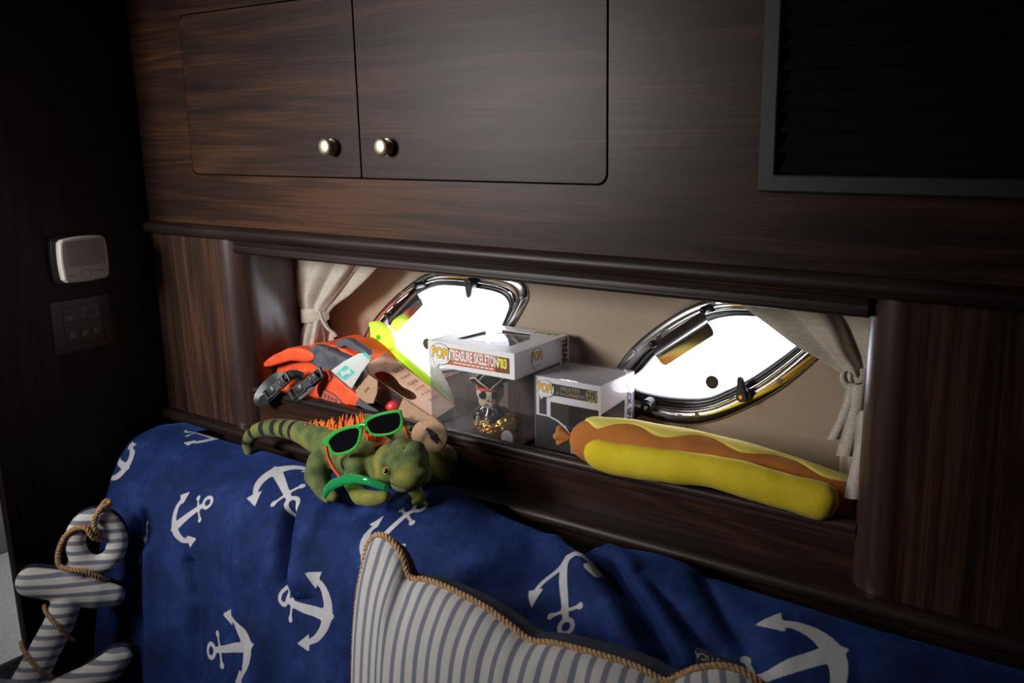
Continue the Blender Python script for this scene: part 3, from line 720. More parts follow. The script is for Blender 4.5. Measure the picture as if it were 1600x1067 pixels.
rig = smooth_path([topp[-1], P_cush(1215, 1120), P_cush(1290, 1300), P_cush(1500, 1640)], 20)
NS, NT = 150, 110
T, B, L_, R_ = resample(topp, NS), resample(bot, NS), resample(lef, NT), resample(rig, NT)
nrm = Vector((0, -1, .22)).normalized()
def cush_side(sgn, H):
    bm = bmesh.new(); lay_ = bm.verts.layers.float.new('stripe'); g = []
    for i in range(NS):
        row = []; sN = i / (NS - 1)
        for j in range(NT):
            t = j / (NT - 1)
            p = T[i] * (1 - t) + B[i] * t + L_[j] * (1 - sN) + R_[j] * sN - (T[0] * (1 - sN) * (1 - t) + T[-1] * sN * (1 - t) + B[0] * (1 - sN) * t + B[-1] * sN * t)
            w = (1 - abs(2 * sN - 1) ** 2.6) * (1 - abs(2 * t - 1) ** 2.6); h = H * max(0, w) ** .55
            wr = .010 * fnoise((sN * 16, t * 3.5, 1), 1, 2) * math.exp(-t * 6) * min(1, t * 18) + .004 * fnoise((sN * 6, t * 5, 2), 1, 3) * min(1, w * 3)
            v = bm.verts.new(p + Vector((0, 0, (.040 * math.exp(-t * 9) * min(1, t * 25) * min(1, sN * 9, (1 - sN) * 12)) if sgn < 0 else 0)) + nrm * (sgn * h + wr * (1 if sgn > 0 else 0) * min(1, sN * 30, (1 - sN) * 30)))
            v[lay_] = sN * 30 + .45 * fnoise((sN * 3, t * 2, 0), 1., 7) + t * t * .0; row.append(v)
        g.append(row)
    for i in range(NS - 1):
        for j in range(NT - 1): bm.faces.new((g[i][j], g[i][j + 1], g[i + 1][j + 1], g[i + 1][j]))
    bmesh.ops.recalc_face_normals(bm, faces=bm.faces); return bm
bm_link('front_cover', cush_side(1, .075), M['ticking'], cush, angle=None)
bm_link('back_cover', cush_side(-1, .085), M['navy'], cush, angle=None)
bm = bmesh.new(); rope_bm(bm, [p + nrm * .002 for p in resample([*reversed(lef[:30])] + topp[1:] + rig[1:60], 400)], .0055, .024, 3)
bm_link('cord_edging', bm, M['rope'], cush, angle=None)
tp = P_cush(1112, 1036) - nrm * .012
lab = box('brand_label', tp + Vector((-.028, -.001, -.012)), tp + Vector((.030, .001, .010)), M['navy'], cush, .0005)
link('lettering', text_me('NAUTICA', .014, Matrix.Translation(tp + Vector((0, -.0013, .001))) @ WALLM @ Matrix.Rotation(PI, 4, 'Z'), sx=.95), mat('pale_thread', (.5, .5, .52), .7), lab, False)

# ------------------------------------------------------------------ anchor shaped plush cushion
QN = Vector((.80, -.56, .22)).normalized(); QQ = Vector((-1.97, -.47, .40))
def PA(px, py): return PP(px, py, QQ, QN)
anc = empty('anchor_cushion', PA(100, 1000) + Vector((0, 0, -.12)), 'anchor-shaped stuffed cushion in grey-striped white cotton with jute rope, left of the blanket', 'cushion')
def anchor_body(dz, sq, grow):
    bm = bmesh.new(); AFM = frame_of(QQ, QN); inv = AFM.inverted()
    L2 = lambda px, py: inv @ PA(px, py)
    k = (L2(200, 900) - L2(100, 900)).length / 100
    ring = [L2(151 + 33 * math.cos(a), 845 + 36 * math.sin(a)) for a in np.linspace(0, 2 * PI, 30)]
    tube_bm(bm, ring, 17.5 * k + grow, 12)
    def limb(pts, rads):
        pts = [L2(*p) for p in pts]
        for a, b, r0, r1 in zip(pts, pts[1:], rads, rads[1:]): cone_bm(bm, a, b, r0 * k + grow, r1 * k + grow, 16)
    limb([(50, 908), (85, 912), (115, 918), (150, 925), (178, 928)], [25, 26, 27, 26, 19])
    limb([(120, 890), (108, 930), (92, 975), (68, 1020), (45, 1065), (30, 1100)], [20, 24, 24, 25, 27, 30])
    limb([(-90, 1090), (-20, 1085), (40, 1095), (90, 1085), (140, 1060), (172, 1036), (192, 1024)], [26, 30, 33, 30, 26, 22, 17])
    limb([(165, 1045), (180, 1030)], [26, 22])
    me = remesh(bm, .0038, 6, .6); b2 = bmesh.new(); b2.from_mesh(me); lay_ = b2.verts.layers.float.new('stripe')
    for v in b2.verts:
        v[lay_] = (v.co.y + .10 * v.co.x + .002 * fnoise(v.co, 18, 3)) / (17.0 * k) + .3
        v.co.z = v.co.z * sq + dz
        v.co = AFM @ v.co
    return b2
bm_link('striped_face', anchor_body(.010, .72, 0), M['ticking2'], anc, angle=None)
bm_link('navy_backing', anchor_body(-.024, .85, .0012), M['navy'], anc, angle=None)
def PAo(px, py, d=.03): return PA(px, py) + QN * d
bm = bmesh.new()
rope_bm(bm, smooth_path([PAo(160, 842, .006), PAo(148, 835, .035), PAo(138, 820, .04), PAo(120, 822, .03), PAo(102, 838, .022), PAo(93, 862, .020), PAo(95, 880, .022), PAo(112, 885, .030), PAo(135, 888, .032), PAo(158, 899, .022), PAo(170, 905, .0)], 8), .0062, .022, 3)
rope_bm(bm, smooth_path([PAo(158, 838, .01), PAo(152, 825, .036), PAo(150, 808, .036), PAo(160, 792, .03), PAo(172, 787, .01), PAo(166, 783, -.004), PAo(156, 795, .022)], 8), .0062, .022, 3)
rope_bm(bm, smooth_path([PAo(70, 945, .0), PAo(74, 952, .022), PAo(92, 970, .034), PAo(108, 990, .022), PAo(115, 1000, .0)], 8), .0048, .018, 3)
rope_bm(bm, smooth_path([PAo(34, 1002, .0), PAo(38, 1008, .022), PAo(55, 1028, .034), PAo(74, 1048, .026), PAo(84, 1058, .0)], 8), .0048, .018, 3)
bm_link('rope', bm, M['rope'], anc, angle=None)

# ------------------------------------------------------------------ pale counter in the space beyond the left wall
box('side_counter', (-2.895, -1.5, -.375), (-2.26, .44, .17), M['counter'], None, .01)
tag(bpy.data.objects['side_counter'], 'pale speckled counter just visible past the left wall edge', 'counter')

# ------------------------------------------------------------------ curtains
def gather(sections, nple, seed, amp=.16, n=120):
    """pleated cloth column lofted through sections (centre, half width vector, half depth)"""
    bm = bmesh.new(); R = []; m = len(sections)
    for k, (c, hw, hd, a_) in enumerate(sections):
        row = []
        for i in range(n):
            th = 2 * PI * i / n; q = 1 + a_ * (math.sin(nple * th + seed + .25 * k / m * 6) + .5 * math.sin((nple * 2 - 3) * th + seed * 2)) 
            row.append(bm.verts.new(Vector(c) + Vector(hw) * math.cos(th) * (.5 + .5 * q) + Vector((0, -1, 0)) * hd * math.sin(th) * q))
        R.append(row)
    for a, b in zip(R, R[1:]):
        for i in range(n): bm.faces.new((a[i], a[(i + 1) % n], b[(i + 1) % n], b[i]))
    bmesh.ops.recalc_face_normals(bm, faces=bm.faces); return bm
def interp_sections(keys, n=40):
    """keys: (left px, right px, half depth, amplitude) at depth y"""
    out = []; N = len(keys)
    Ls = smooth_path([k[0] for k in keys], n); Rs = smooth_path([k[1] for k in keys], n)
    for i, (a, b) in enumerate(zip(Ls, Rs)):
        t = i / n; j = min(int(t), N - 2); f = t - j; f = f * f * (3 - 2 * f)
        hd = keys[j][2] * (1 - f) + keys[j + 1][2] * f; am = keys[j][3] * (1 - f) + keys[j + 1][3] * f
        out.append(((a + b) / 2, (b - a) / 2, hd, am))
    return out
YCU = .235
YCU = .195
c1 = empty('curtain', (-1.76, YCU, .8), 'beige linen curtain tied back at the left end of the window niche', 'curtain', None)
k1 = [(PY(474, 385, YCU), PY(600, 385, YCU), .022, .34), (PY(469, 425, YCU), PY(566, 428, YCU), .026, .38), (PY(467, 455, YCU), PY(540, 458, YCU), .026, .34), (PY(474, 482, YCU), PY(516, 482, YCU), .022, .16), (PY(480, 500, YCU), PY(508, 500, YCU), .018, .10), (PY(470, 525, YCU), PY(516, 525, YCU), .022, .26), (PY(468, 560, YCU), PY(514, 560, YCU), .024, .3), (PY(470, 606, YCU), PY(510, 606, YCU), .024, .3)]
bm_link('cloth', gather(interp_sections(k1, 12), 7, 1.), M['linen'], c1, angle=None)
def tie(pl, pr, h, parent, ends, y=.235):
    """flat band wrapped round the gathered cloth with hanging ends"""
    bm = bmesh.new(); c = (PY(*pl, y) + PY(*pr, y)) / 2; hw = (PY(*pr, y) - PY(*pl, y)) / 2; R = []
    for zz in (-h, -h * .9, 0, h * .9, h):
        k = 1.0 if abs(zz) < h else .94
        R.append([bm.verts.new(c + hw * math.cos(t) * k * (1.0 + .04 * math.sin(5 * t)) + Vector((0, -1, 0)) * .026 * math.sin(t) * k + Vector((0, 0, zz + .004 * math.cos(t)))) for t in np.linspace(0, 2 * PI, 40, endpoint=False)])
    for a, b in zip(R, R[1:]):
        for i in range(40): bm.faces.new((a[i], a[(i + 1) % 40], b[(i + 1) % 40], b[i]))
    for (pts, w) in ends:
        P = smooth_path([PY(px, py, yy) for px, py, yy in pts], 6)
        A = [bm.verts.new(p + Vector((w / 2, 0, .002))) for p in P]; Bv = [bm.verts.new(p + Vector((-w / 2, -.003, -.002))) for p in P]; Cv = [bm.verts.new(p + Vector((0, -.006, 0))) for p in P]
        for i in range(len(P) - 1):
            bm.faces.new((A[i], A[i + 1], Cv[i + 1], Cv[i])); bm.faces.new((Cv[i], Cv[i + 1], Bv[i + 1], Bv[i])); bm.faces.new((Bv[i], Bv[i + 1], A[i + 1], A[i]))
    bmesh.ops.recalc_face_normals(bm, faces=bm.faces); bm_link('tieback', bm, M['linen'], parent, angle=None)
tie((473, 490), (511, 492), .018, c1, y=.195, ends=[([(500, 486, 0.167), (504, 498, 0.162), (512, 512, 0.162), (522, 520, 0.162), (526, 526, 0.162)], .010), ([(496, 500, 0.167), (492, 520, 0.162), (488, 545, 0.162)], .026)])
YCU = .235
c2 = empty('curtain', (-.45, YCU, .8), 'beige linen curtain tied back at the right end of the window niche', 'curtain', None)
k2 = [(PY(1165, 465, YCU), PY(1392, 480, YCU), .030, .42), (PY(1212, 498, YCU), PY(1388, 500, YCU), .034, .44), (PY(1258, 535, YCU), PY(1384, 540, YCU), .034, .44), (PY(1305, 570, YCU), PY(1374, 572, YCU), .028, .22), (PY(1326, 592, YCU), PY(1366, 592, YCU), .022, .10), (PY(1322, 622, YCU), PY(1372, 622, YCU), .024, .28), (PY(1320, 680, YCU), PY(1374, 690, YCU), .028, .4), (PY(1318, 740, YCU), PY(1372, 750, YCU), .030, .4), (PY(1322, 775, YCU), PY(1370, 790, YCU), .030, .4)]
bm_link('cloth', gather(interp_sections(k2, 12), 7, 2.4), M['linen'], c2, angle=None)
tie((1322, 586), (1372, 588), .018, c2, [([(1336, 598, .20), (1328, 630, .19), (1316, 660, .185), (1303, 686, .18)], .024), ([(1345, 600, .195), (1336, 660, .185), (1322, 712, .18)], .034), ([(1320, 580, .2), (1318, 590, .2), (1325, 604, .2)], .012), ([(1352, 640, .19), (1350, 690, .16), (1344, 730, .10), (1334, 778, .045)], .030)])

# ------------------------------------------------------------------ hot dog plush
hd = empty('hot_dog_plush', (-.65, .1, .795), 'long plush hot dog with orange sausage, yellow bun and mustard, lying on the shelf', 'soft toy')
def tube_surface(path, rad, n=40):
    """returns frames for a tube: centre, up, side"""
    out = []
    N = len(path)
    for i, p in enumerate(path):
        t = (path[min(i + 1, N - 1)] - path[max(i - 1, 0)]).normalized(); s = t.cross(Vector((0, 0, 1))).normalized(); u = s.cross(t)
        out.append((p, u, s, rad[i]))
    return out
YS = .125
spath = resample(smooth_path([PY(*p, y) for p, y in [((893, 682), .048), ((925, 688), .052), ((1000, 698), .060), ((1100, 717), .070), ((1200, 745), .080), ((1290, 777), .09), ((1345, 800), .10), ((1372, 812), .105)]], 10), 90)
def caprad(N, r, e0, e1, wob=0, seed=0):
    out = []
    for i in range(N):
        t = i / (N - 1); a = min(1, t / e0); b = min(1, (1 - t) / e1)
        out.append(max(.0006, r * math.sqrt(max(0, 1 - (1 - a) ** 2)) * math.sqrt(max(0, 1 - (1 - b) ** 2)) * (1 + wob * fnoise((t * 6, 0, 0), 1, seed))))
    return out
sr = caprad(90, .044, .10, .12, .08, 3)
fr = tube_surface(spath, sr)
bm = bmesh.new(); R = []
for i, (p, u, s_, r) in enumerate(fr):
    t = i / 89; R.append([bm.verts.new(p + (u * math.cos(a) + s_ * math.sin(a)) * r * (1 + .05 * math.sin(9 * a) * math.exp(-t * 40) + .02 * fnoise((t * 14, a * 2, 0), 1, 5))) for a in np.linspace(0, 2 * PI, 48, endpoint=False)])
for a, b in zip(R, R[1:]):
    for k in range(48): bm.faces.new((a[k], a[(k + 1) % 48], b[(k + 1) % 48], b[k]))
bm.faces.new(R[0]); bm.faces.new(R[-1]); bmesh.ops.recalc_face_normals(bm, faces=bm.faces)
bm_link('sausage', bm, M['sausage'], hd, angle=None)
bm = bmesh.new(); kc = PY(884, 682, .045)
for k in range(6):
    a = k * 1.05; cone_bm(bm, kc + Vector((.008, 0, 0)), kc + Vector((-.012 - .004 * (k % 2), .008 * math.cos(a), .014 * math.sin(a))), .006, .0075, 10)
link('knotted_end', remesh(bm, .002, 3), M['sausage'], hd, angle=None)
# mustard ribbon lying on the sausage, wavy front edge
bm = bmesh.new(); g = []
for i in range(5, 86):
    p, u, s_, r = fr[i]; t = i / 89
    wv = math.sin((t - .02) * 2 * PI / .245 - .5)
    a_f = (.50 - .48 * t + .25 * wv) * min(1, (t - .04) * 12) * min(1, (.985 - t) * 10 + .2) + .05; a_b = -.55
    row = []
    for k in range(15):
        q = k / 14; a = a_f * (1 - q) + a_b * q; sg = -1 if s_.y > 0 else 1
        lift = .0045 * math.sqrt(max(0, 1 - (2 * q - 1) ** 6)) - .001
        row.append(bm.verts.new(p + (u * math.cos(a) + s_ * math.sin(a) * sg) * (r + lift)))
    g.append(row)
for a, b in zip(g, g[1:]):
    for k in range(14): bm.faces.new((a[k], a[k + 1], b[k + 1], b[k]))
bmesh.ops.recalc_face_normals(bm, faces=bm.faces); bm_link('mustard', bm, M['mustard'], hd, angle=None)
def bun(name, pts, r, seed, squash=1.):
    path = resample(smooth_path(pts, 10), 80); rr = caprad(80, r, .085, .06, .10, seed); fr_ = tube_surface(path, rr); bm = bmesh.new(); R = []
    for i, (p, u, s_, q) in enumerate(fr_):
        t = i / 79; R.append([bm.verts.new(p + (u * math.cos(a) + s_ * math.sin(a) * squash) * q * (1 + .04 * fnoise((t * 18, a * 1.5, 0), 1, seed))) for a in np.linspace(0, 2 * PI, 40, endpoint=False)])
    for a, b in zip(R, R[1:]):
        for k in range(40): bm.faces.new((a[k], a[(k + 1) % 40], b[(k + 1) % 40], b[k]))
    bm.faces.new(R[0]); bm.faces.new(R[-1]); bmesh.ops.recalc_face_normals(bm, faces=bm.faces); bm_link(name, bm, M['bun'], hd, angle=None)
bun('bun', [PY(914, 702, .018), PY(960, 716, .016), PY(1040, 728, .016), PY(1120, 738, .018), PY(1220, 766, .024), PY(1290, 785, .03), PY(1311, 791, .034)], .0300, 11, .8)
bun('bun', [PY(990, 697, .130), PY(1100, 706, .140), PY(1300, 768, .150), PY(1362, 790, .155)], .032, 12, .8)

# ------------------------------------------------------------------ boxed figures
def logo(px, w, M4, parent, dark=(0,)):
    """speech bubble with outlined yellow lettering"""
    bub = [(w * .5 * math.cos(a), w * .40 * math.sin(a)) for a in np.linspace(0, 2 * PI, 36, endpoint=False)]
    k = next(i for i, p in enumerate(bub) if p[0] < -.18 * w and p[1] < -.3 * w * .9); bub = bub[:k] + [(-.22 * w, -.56 * w)] + bub[k + 3:]
    big = [(x * 1.035, y * 1.045) for x, y in bub]
    mes = [plate_me([big], .0004, M4), plate_me([bub], .0006, M4), text_me('POP!', w * .56, M4 @ Matrix.Translation((0, w * .02, .0002)) @ Matrix.Rotation(-.06, 4, 'Z'), w * .034, .0004, sx=.70), text_me('POP!', w * .56, M4 @ Matrix.Translation((0, w * .02, .0007)) @ Matrix.Rotation(-.06, 4, 'Z'), w * .016, .0003, sx=.70)]
    link('logo', join(mes, [M['blackink'], M['white'], M['blackink'], M['yellowink']]), None, parent, False)
def WM(x, y, z): return Matrix.Translation((x, y, z)) @ WALLM
RM = Matrix(((0, 0, 1, 0), (1, 0, 0, 0), (0, 1, 0, 0), (0, 0, 0, 1)))     # plate (y, z) facing +x
TM = Matrix.Identity(4)
YF = .062
bx0, bx1 = PY(668.7, 532, YF).x, PY(803.7, 553, YF).x; bz0, bz1 = .7965, PY(803.7, 553, YF).z; byb = YF + .200; hb = bz1 - PY(803.7, 593.6, YF).z
b1 = empty('figure_box', ((bx0 + bx1) / 2, YF + .1, .7955), 'larger white and clear display box marked TREASURE SKELETON 783, on the shelf', 'toy box')
wd = bx1 - bx0; e = .0012
hdr = plate('card_header', [rrect(bx0, bz1 - hb, bx1, bz1, .0008)], e, WM(0, YF, 0), M['white'], b1)
plate('side_card', [[(YF, bz1 - hb), (byb - .034, bz1 - hb), (byb - .034, bz0), (byb, bz0), (byb, bz1), (YF, bz1)]], e, Matrix.Translation((bx1, 0, 0)) @ RM, M['white'], b1)
plate('side_card', [[(YF, bz1 - hb), (byb, bz1 - hb), (byb, bz1), (YF, bz1)]], e, Matrix.Translation((bx0, 0, 0)) @ RM, M['white'], b1)
plate('top_card', [[(bx0, YF), (bx1, YF), (bx1, byb), (bx0, byb)], [(bx0 + wd * .19, YF + .045), (bx0 + wd * .80, YF + .045), (bx0 + wd * .80, YF + .12), (bx0 + wd * .66, YF + .165), (bx0 + wd * .24, YF + .165)]], e, Matrix.Translation((0, 0, bz1)), M['white'], b1)
plate('top_window', [[(bx0 + .01, YF + .01), (bx1 - .01, YF + .01), (bx1 - .01, byb - .01), (bx0 + .01, byb - .01)]], .0006, Matrix.Translation((0, 0, bz1 - .004)), M['clear'], b1)
bm = bmesh.new(); bx(bm, (bx0 + .001, YF + .0008, bz0), (bx1 - .001, byb, bz1 - .002), .002); bm_link('clear_shell', bm, M['clear'], b1)
box('box_base', (bx0 + .003, YF + .004, bz0 + .001), (bx1 - .003, byb - .003, bz0 + .006), M['inner'], b1)
box('back_liner', (bx0 + .07, byb - .012, bz0 + .006), (bx1 - .003, byb - .009, bz1 - hb), M['inner'], b1)
FW = lambda fx, fz: (bx0 + wd * fx, bz1 - hb * fz)
mes = [plate_me([[FW(.10, .84), FW(.945, .80), FW(.945, .20), FW(.10, .15)]], .0005, WM(0, YF - .0009, 0)), plate_me([[FW(.79, .81), FW(.945, .80), FW(.945, .20), FW(.79, .20)]], .0005, WM(0, YF - .0011, 0)),
       text_me('TREASURE SKELETON', hb * .56, WM(*[FW(.545, .44)[0], YF - .0013, FW(.5, .44)[1]]), .0010, .0003, sx=.435), text_me('783', hb * .50, WM(FW(.868, 0)[0], YF - .0016, FW(0, .46)[1]), .0011, .0003, sx=.62)]
for k in range(9): mes.append(plate_me([[FW(.31 + k * .052, .75), FW(.352 + k * .052, .745), FW(.352 + k * .052, .69), FW(.31 + k * .052, .695)]], .0004, WM(0, YF - .0012, 0)))
link('title_band', join(mes, [M['rustband'], M['brownink'], M['white'], M['lemonink']] + [M['white']] * 9), None, hdr, False)
logo(0, wd * .245, WM(FW(.155, 0)[0], YF - .0018, FW(0, .46)[1]), hdr)
logo(0, .044, Matrix.Translation((bx1 + .0012, YF + .078, bz1 - hb * .42)) @ RM, b1)
link('side_title', text_me('TREASURE SKELETON', .026, Matrix.Translation((bx1 + .0012, byb - .019, bz1 - .095)) @ RM @ Matrix.Rotation(-PI / 2, 4, 'Z'), .0008, .0003, sx=.72), M['blackink'], b1, False)
link('top_title', text_me('POP!', .022, Matrix.Translation((bx0 + wd * .80, YF + .182, bz1 + .0008)), .001, .0003, sx=1.3), M['goldink'], b1, False)

# skeleton pirate figure on a heap of gold
fc_ = PY(772, 640, .135); fx, fy, fz = fc_.x, .135, .803
fg = empty('skeleton_figure', (fx, fy, fz), 'big-headed skeleton pirate figure on a heap of gold, inside the TREASURE SKELETON box', 'figurine')
def PF(px, py, dy=0): return PY(px, py, fy + dy)
bm = bmesh.new(); cone_bm(bm, (fx, fy, fz + .006), (fx + .008, fy + .010, fz + .026), .040, .022, 24); ball_bm(bm, (fx + .028, fy + .004, fz + .014), .030, (1, 1, .8)); ball_bm(bm, (fx - .016, fy, fz + .008), .034, (1, 1, .55))
me = remesh(bm, .0035, 1); b2 = bmesh.new(); b2.from_mesh(me)
for v in b2.verts: v.co += v.normal * .003 * fnoise(v.co, 180, 1); v.co.z = max(v.co.z, fz)
gd = bm_link('gold_heap', b2, M['gold'], fg, angle=20)
for (px, py, m_) in ((758, 683, 'gemg'), (786, 660, 'gemg'), (768, 668, 'redplastic')):
    bm = bmesh.new(); bmesh.ops.create_icosphere(bm, subdivisions=1, radius=.0045, matrix=Matrix.Translation(PF(px, py, -.040))); bm_link('jewel', bm, M[m_], fg, smooth=False)
bm = bmesh.new(); sk = PF(766, 613); rs = .029
ball_bm(bm, sk, rs, (1.10, .95, .84)); cone_bm(bm, sk + Vector((-.008, -.006, -.018)), sk + Vector((.008, -.006, -.018)), .016, .016); cone_bm(bm, sk + Vector((0, 0, -.02)), sk + Vector((0, .002, -.038)), .008, .008)
me = remesh(bm, .002, 3); skull = link('skull', me, M['bone'], fg, angle=None)
yaw = Matrix.Rotation(math.radians(28), 3, 'Z')
for (ox, oz, r_) in ((-.0115, .001, .0088), (.0125, .001, .0088)):
    bm = bmesh.new(); ball_bm(bm, sk + yaw @ Vector((ox, -.0255, oz)), r_, (1, .35, 1.0), yaw); bm_link('eye_socket', bm, M['eyeb'], skull)
bm = bmesh.new(); p0 = sk + yaw @ Vector((0, -.0275, -.011)); bm.faces.new([bm.verts.new(p0 + yaw @ Vector(q)) for q in ((-.003, -.0015, -.0025), (.003, -.0015, -.0025), (0, -.0012, .0035))]); bmesh.ops.solidify(bm, geom=bm.faces[:], thickness=.001); bm_link('nose_hole', bm, M['eyeb'], skull, smooth=False)
bm = bmesh.new(); cone_bm(bm, sk + yaw @ Vector((-.010, -.0235, -.021)), sk + yaw @ Vector((.010, -.0235, -.021)), .0006, .0006, 6)
for k in range(5): q = -.008 + k * .004; cone_bm(bm, sk + yaw @ Vector((q, -.0238, -.018)), sk + yaw @ Vector((q, -.0230, -.024)), .0005, .0005, 6)
bm_link('teeth', bm, M['eyeb'], skull)
# tricorn hat: crown, upturned brim with pale trim, red scarf
bm = bmesh.new(); ball_bm(bm, sk + Vector((0, .002, .022)), .026, (1.0, .95, .72)); bm_link('hat_crown', bm, M['hat'], fg)
bm = bmesh.new(); R0, R1 = [], []; TR = []
for i in range(48):
    a = 2 * PI * i / 48; lift = .021 * abs(math.sin(1.5 * (a - PI / 2 + .4))) ** .7 ; rr = .034 + .010 * abs(math.cos(1.5 * (a - PI / 2 + .4)))
    d = Vector((math.cos(a), math.sin(a), 0)); R0.append(bm.verts.new(sk + Vector((0, 0, .015)) + d * .025)); q = sk + Vector((0, 0, .016 + lift)) + d * rr; R1.append(bm.verts.new(q)); TR.append(q)
for i in range(48): bm.faces.new((R0[i], R0[(i + 1) % 48], R1[(i + 1) % 48], R1[i]))
bmesh.ops.solidify(bm, geom=bm.faces[:], thickness=.002); br = bm_link('hat_brim', bm, M['hat'], fg, angle=None)
bm = bmesh.new(); tube_bm(bm, TR + TR[:2], .0019, 8); bm_link('brim_trim', bm, M['bone'], br, angle=None)
bm = bmesh.new(); tube_bm(bm, [sk + Vector((.0285 * math.cos(a), .0265 * math.sin(a), .012 + .001 * math.sin(a * 3))) for a in np.linspace(0, 2 * PI, 40)], .0033, 8); bm_link('head_scarf', bm, M['redplastic'], fg, angle=None)
bm = bmesh.new(); bc = sk + Vector((.003, -.002, -.047)); cone_bm(bm, bc + Vector((0, 0, .022)), bc + Vector((0, 0, -.004)), .012, .021)
cone_bm(bm, bc + Vector((-.012, 0, .016)), bc + Vector((-.031, -.008, -.006)), .010, .0125); cone_bm(bm, bc + Vector((-.031, -.008, -.006)), bc + Vector((-.013, -.024, -.002)), .011, .008)
cone_bm(bm, bc + Vector((.012, 0, .016)), bc + Vector((.030, -.006, -.002)), .010, .0125); cone_bm(bm, bc + Vector((.030, -.006, -.002)), bc + Vector((.018, -.024, -.006)), .011, .008)
link('coat', remesh(bm, .0022, 3), M['coat'], fg, angle=None)
for sx_ in (-1, 1):
    bm = bmesh.new(); hp = bc + Vector((sx_ * .012, -.031, -.002))
    ball_bm(bm, hp, .0045)
    for k in range(4): cone_bm(bm, hp + Vector(((k - 1.5) * .0022, 0, 0)), hp + Vector(((k - 1.5) * .003, -.002, -.010 - .001 * (k % 2))), .0012, .0009, 8)
    bm_link('bony_hand', bm, M['bone'], fg)
bm = bmesh.new(); tube_bm(bm, [bc + Vector((-.008, -.036, .006)), bc + Vector((-.003, -.042, -.014)), bc + Vector((.010, -.044, -.030))], [.0016, .0022, .0012], 8); bm_link('sword', bm, M['chrome'], fg)
bm = bmesh.new(); tube_bm(bm, [bc + Vector((.0, -.040, -.01)), bc + Vector((-.016, -.044, -.028))], [.0016, .0012], 8); bm_link('sword', bm, M['chrome'], fg)
bm = bmesh.new(); bmesh.ops.create_cone(bm, cap_ends=True, segments=36, radius1=.015, radius2=.015, depth=.0012, matrix=Matrix.Translation((bx1 - .030, YF + .010, .814)) @ Matrix.Rotation(PI / 2 - .1, 4, 'X')); bm_link('round_sticker', bm, M['white'], b1, smooth=False)

# smaller boxed figure, in a clear protector
YF = .102
cx0, cx1 = PY(834, 585, YF).x, PY(940, 598, YF).x; cz1 = PY(834, 585, YF).z; cz0 = .7965; cyb = YF + .132
b2r = empty('figure_box', ((cx0 + cx1) / 2, YF + .06, .7955), 'smaller window box numbered 273 in a glossy clear protector, behind the plush hot dog end', 'toy box')
w2_ = cx1 - cx0; h2 = cz1 - cz0; G = lambda u, v: (cx0 + w2_ * u, cz1 - h2 * v); YG = YF + .003
plate('front_card', [[G(.02, .02), G(.98, .02), G(.98, 1), G(.02, 1)], [G(.24, .34), G(.95, .34), G(.95, .9), G(.24, .9)]], .001, WM(0, YG, 0), M['white'], b2r)
mes = [plate_me([[G(.07, .085), G(.925, .085), G(.925, .245), G(.07, .245)]], .0005, WM(0, YG - .0009, 0)), plate_me([[G(.07, .24), G(.18, .24), G(.18, .53), G(.07, .53)]], .0005, WM(0, YG - .0009, 0)),
       plate_me([[G(.0 + .02, 1), G(.02, .53), G(.2, .53), G(.35, .57), G(.47, .64), G(.55, .74), G(.57, .86), G(.57, 1)]], .0005, WM(0, YG - .0012, 0)), plate_me([[G(.02, 1), G(.02, .55), G(.2, .55), G(.34, .59), G(.45, .66), G(.525, .75), G(.545, .86), G(.545, 1)]], .0005, WM(0, YG - .0016, 0)),
       plate_me([arcp(G(.85, 0)[0], G(0, .165)[1], w2_ * .082, 0, 2 * PI - .2, 24)], .0005, WM(0, YG - .0014, 0)), text_me('273', h2 * .125, WM(G(.85, 0)[0], YG - .0020, G(0, .165)[1]), .0006, .0003, sx=.66),
       text_me('PIRATES', h2 * .075, WM(G(.54, 0)[0], YG - .0014, G(0, .135)[1]), .0001, .0002, sx=1.1), text_me('of the CARIBBEAN', h2 * .07, WM(G(.54, 0)[0], YG - .0014, G(0, .20)[1]), .0001, .0002, sx=.8)]
link('front_print', join(mes, [M['blackink'], M['blackink'], M['white'], M['slate'], M['goldink'], M['blackink'], M['goldink'], M['goldink']]), None, b2r, False)
logo(0, w2_ * .27, WM(G(.17, 0)[0], YG - .0024, G(0, .17)[1]), b2r)
plate('side_card', [[(YG, cz1 - .004), (cyb - .002, cz1 - .004), (cyb - .002, cz0), (cyb - .034, cz0), (cyb - .034, cz1 - .052), (YG, cz1 - .060), ]], .001, Matrix.Translation((cx1 - .004, 0, 0)) @ RM, M['white'], b2r)
plate('side_card', [[(YG, cz1 - .004), (cyb - .002, cz1 - .004), (cyb - .002, cz0), (YG, cz0)]], .001, Matrix.Translation((cx0 + .004, 0, 0)) @ RM, M['white'], b2r)
plate('top_card', [[(cx0 + .003, YG), (cx1 - .003, YG), (cx1 - .003, cyb - .003), (cx0 + .003, cyb - .003)]], .001, Matrix.Translation((0, 0, cz1 - .003)), M['white'], b2r)
link('side_title', text_me('JACK SPARROW', .024, Matrix.Translation((cx1 - .0032, cyb - .017, cz1 - .095)) @ RM @ Matrix.Rotation(-PI / 2, 4, 'Z'), .0007, .0003, sx=.80), M['blackink'], b2r, False)
bm = bmesh.new(); bx(bm, (cx0 + .006, cyb - .012, cz0 + .002), (cx1 - .006, cyb - .008, cz1 - .006)); bx(bm, (cx0 + .006, YG + .004, cz0 + .001), (cx1 - .006, cyb - .008, cz0 + .004)); bm_link('inner_liner', bm, M['inner'], b2r)
bm = bmesh.new(); bx(bm, (cx0, YF - .001, cz0 - .0005), (cx1, cyb, cz1 + .001), .0022); bm_link('clear_protector', bm, M['clear'], b2r)

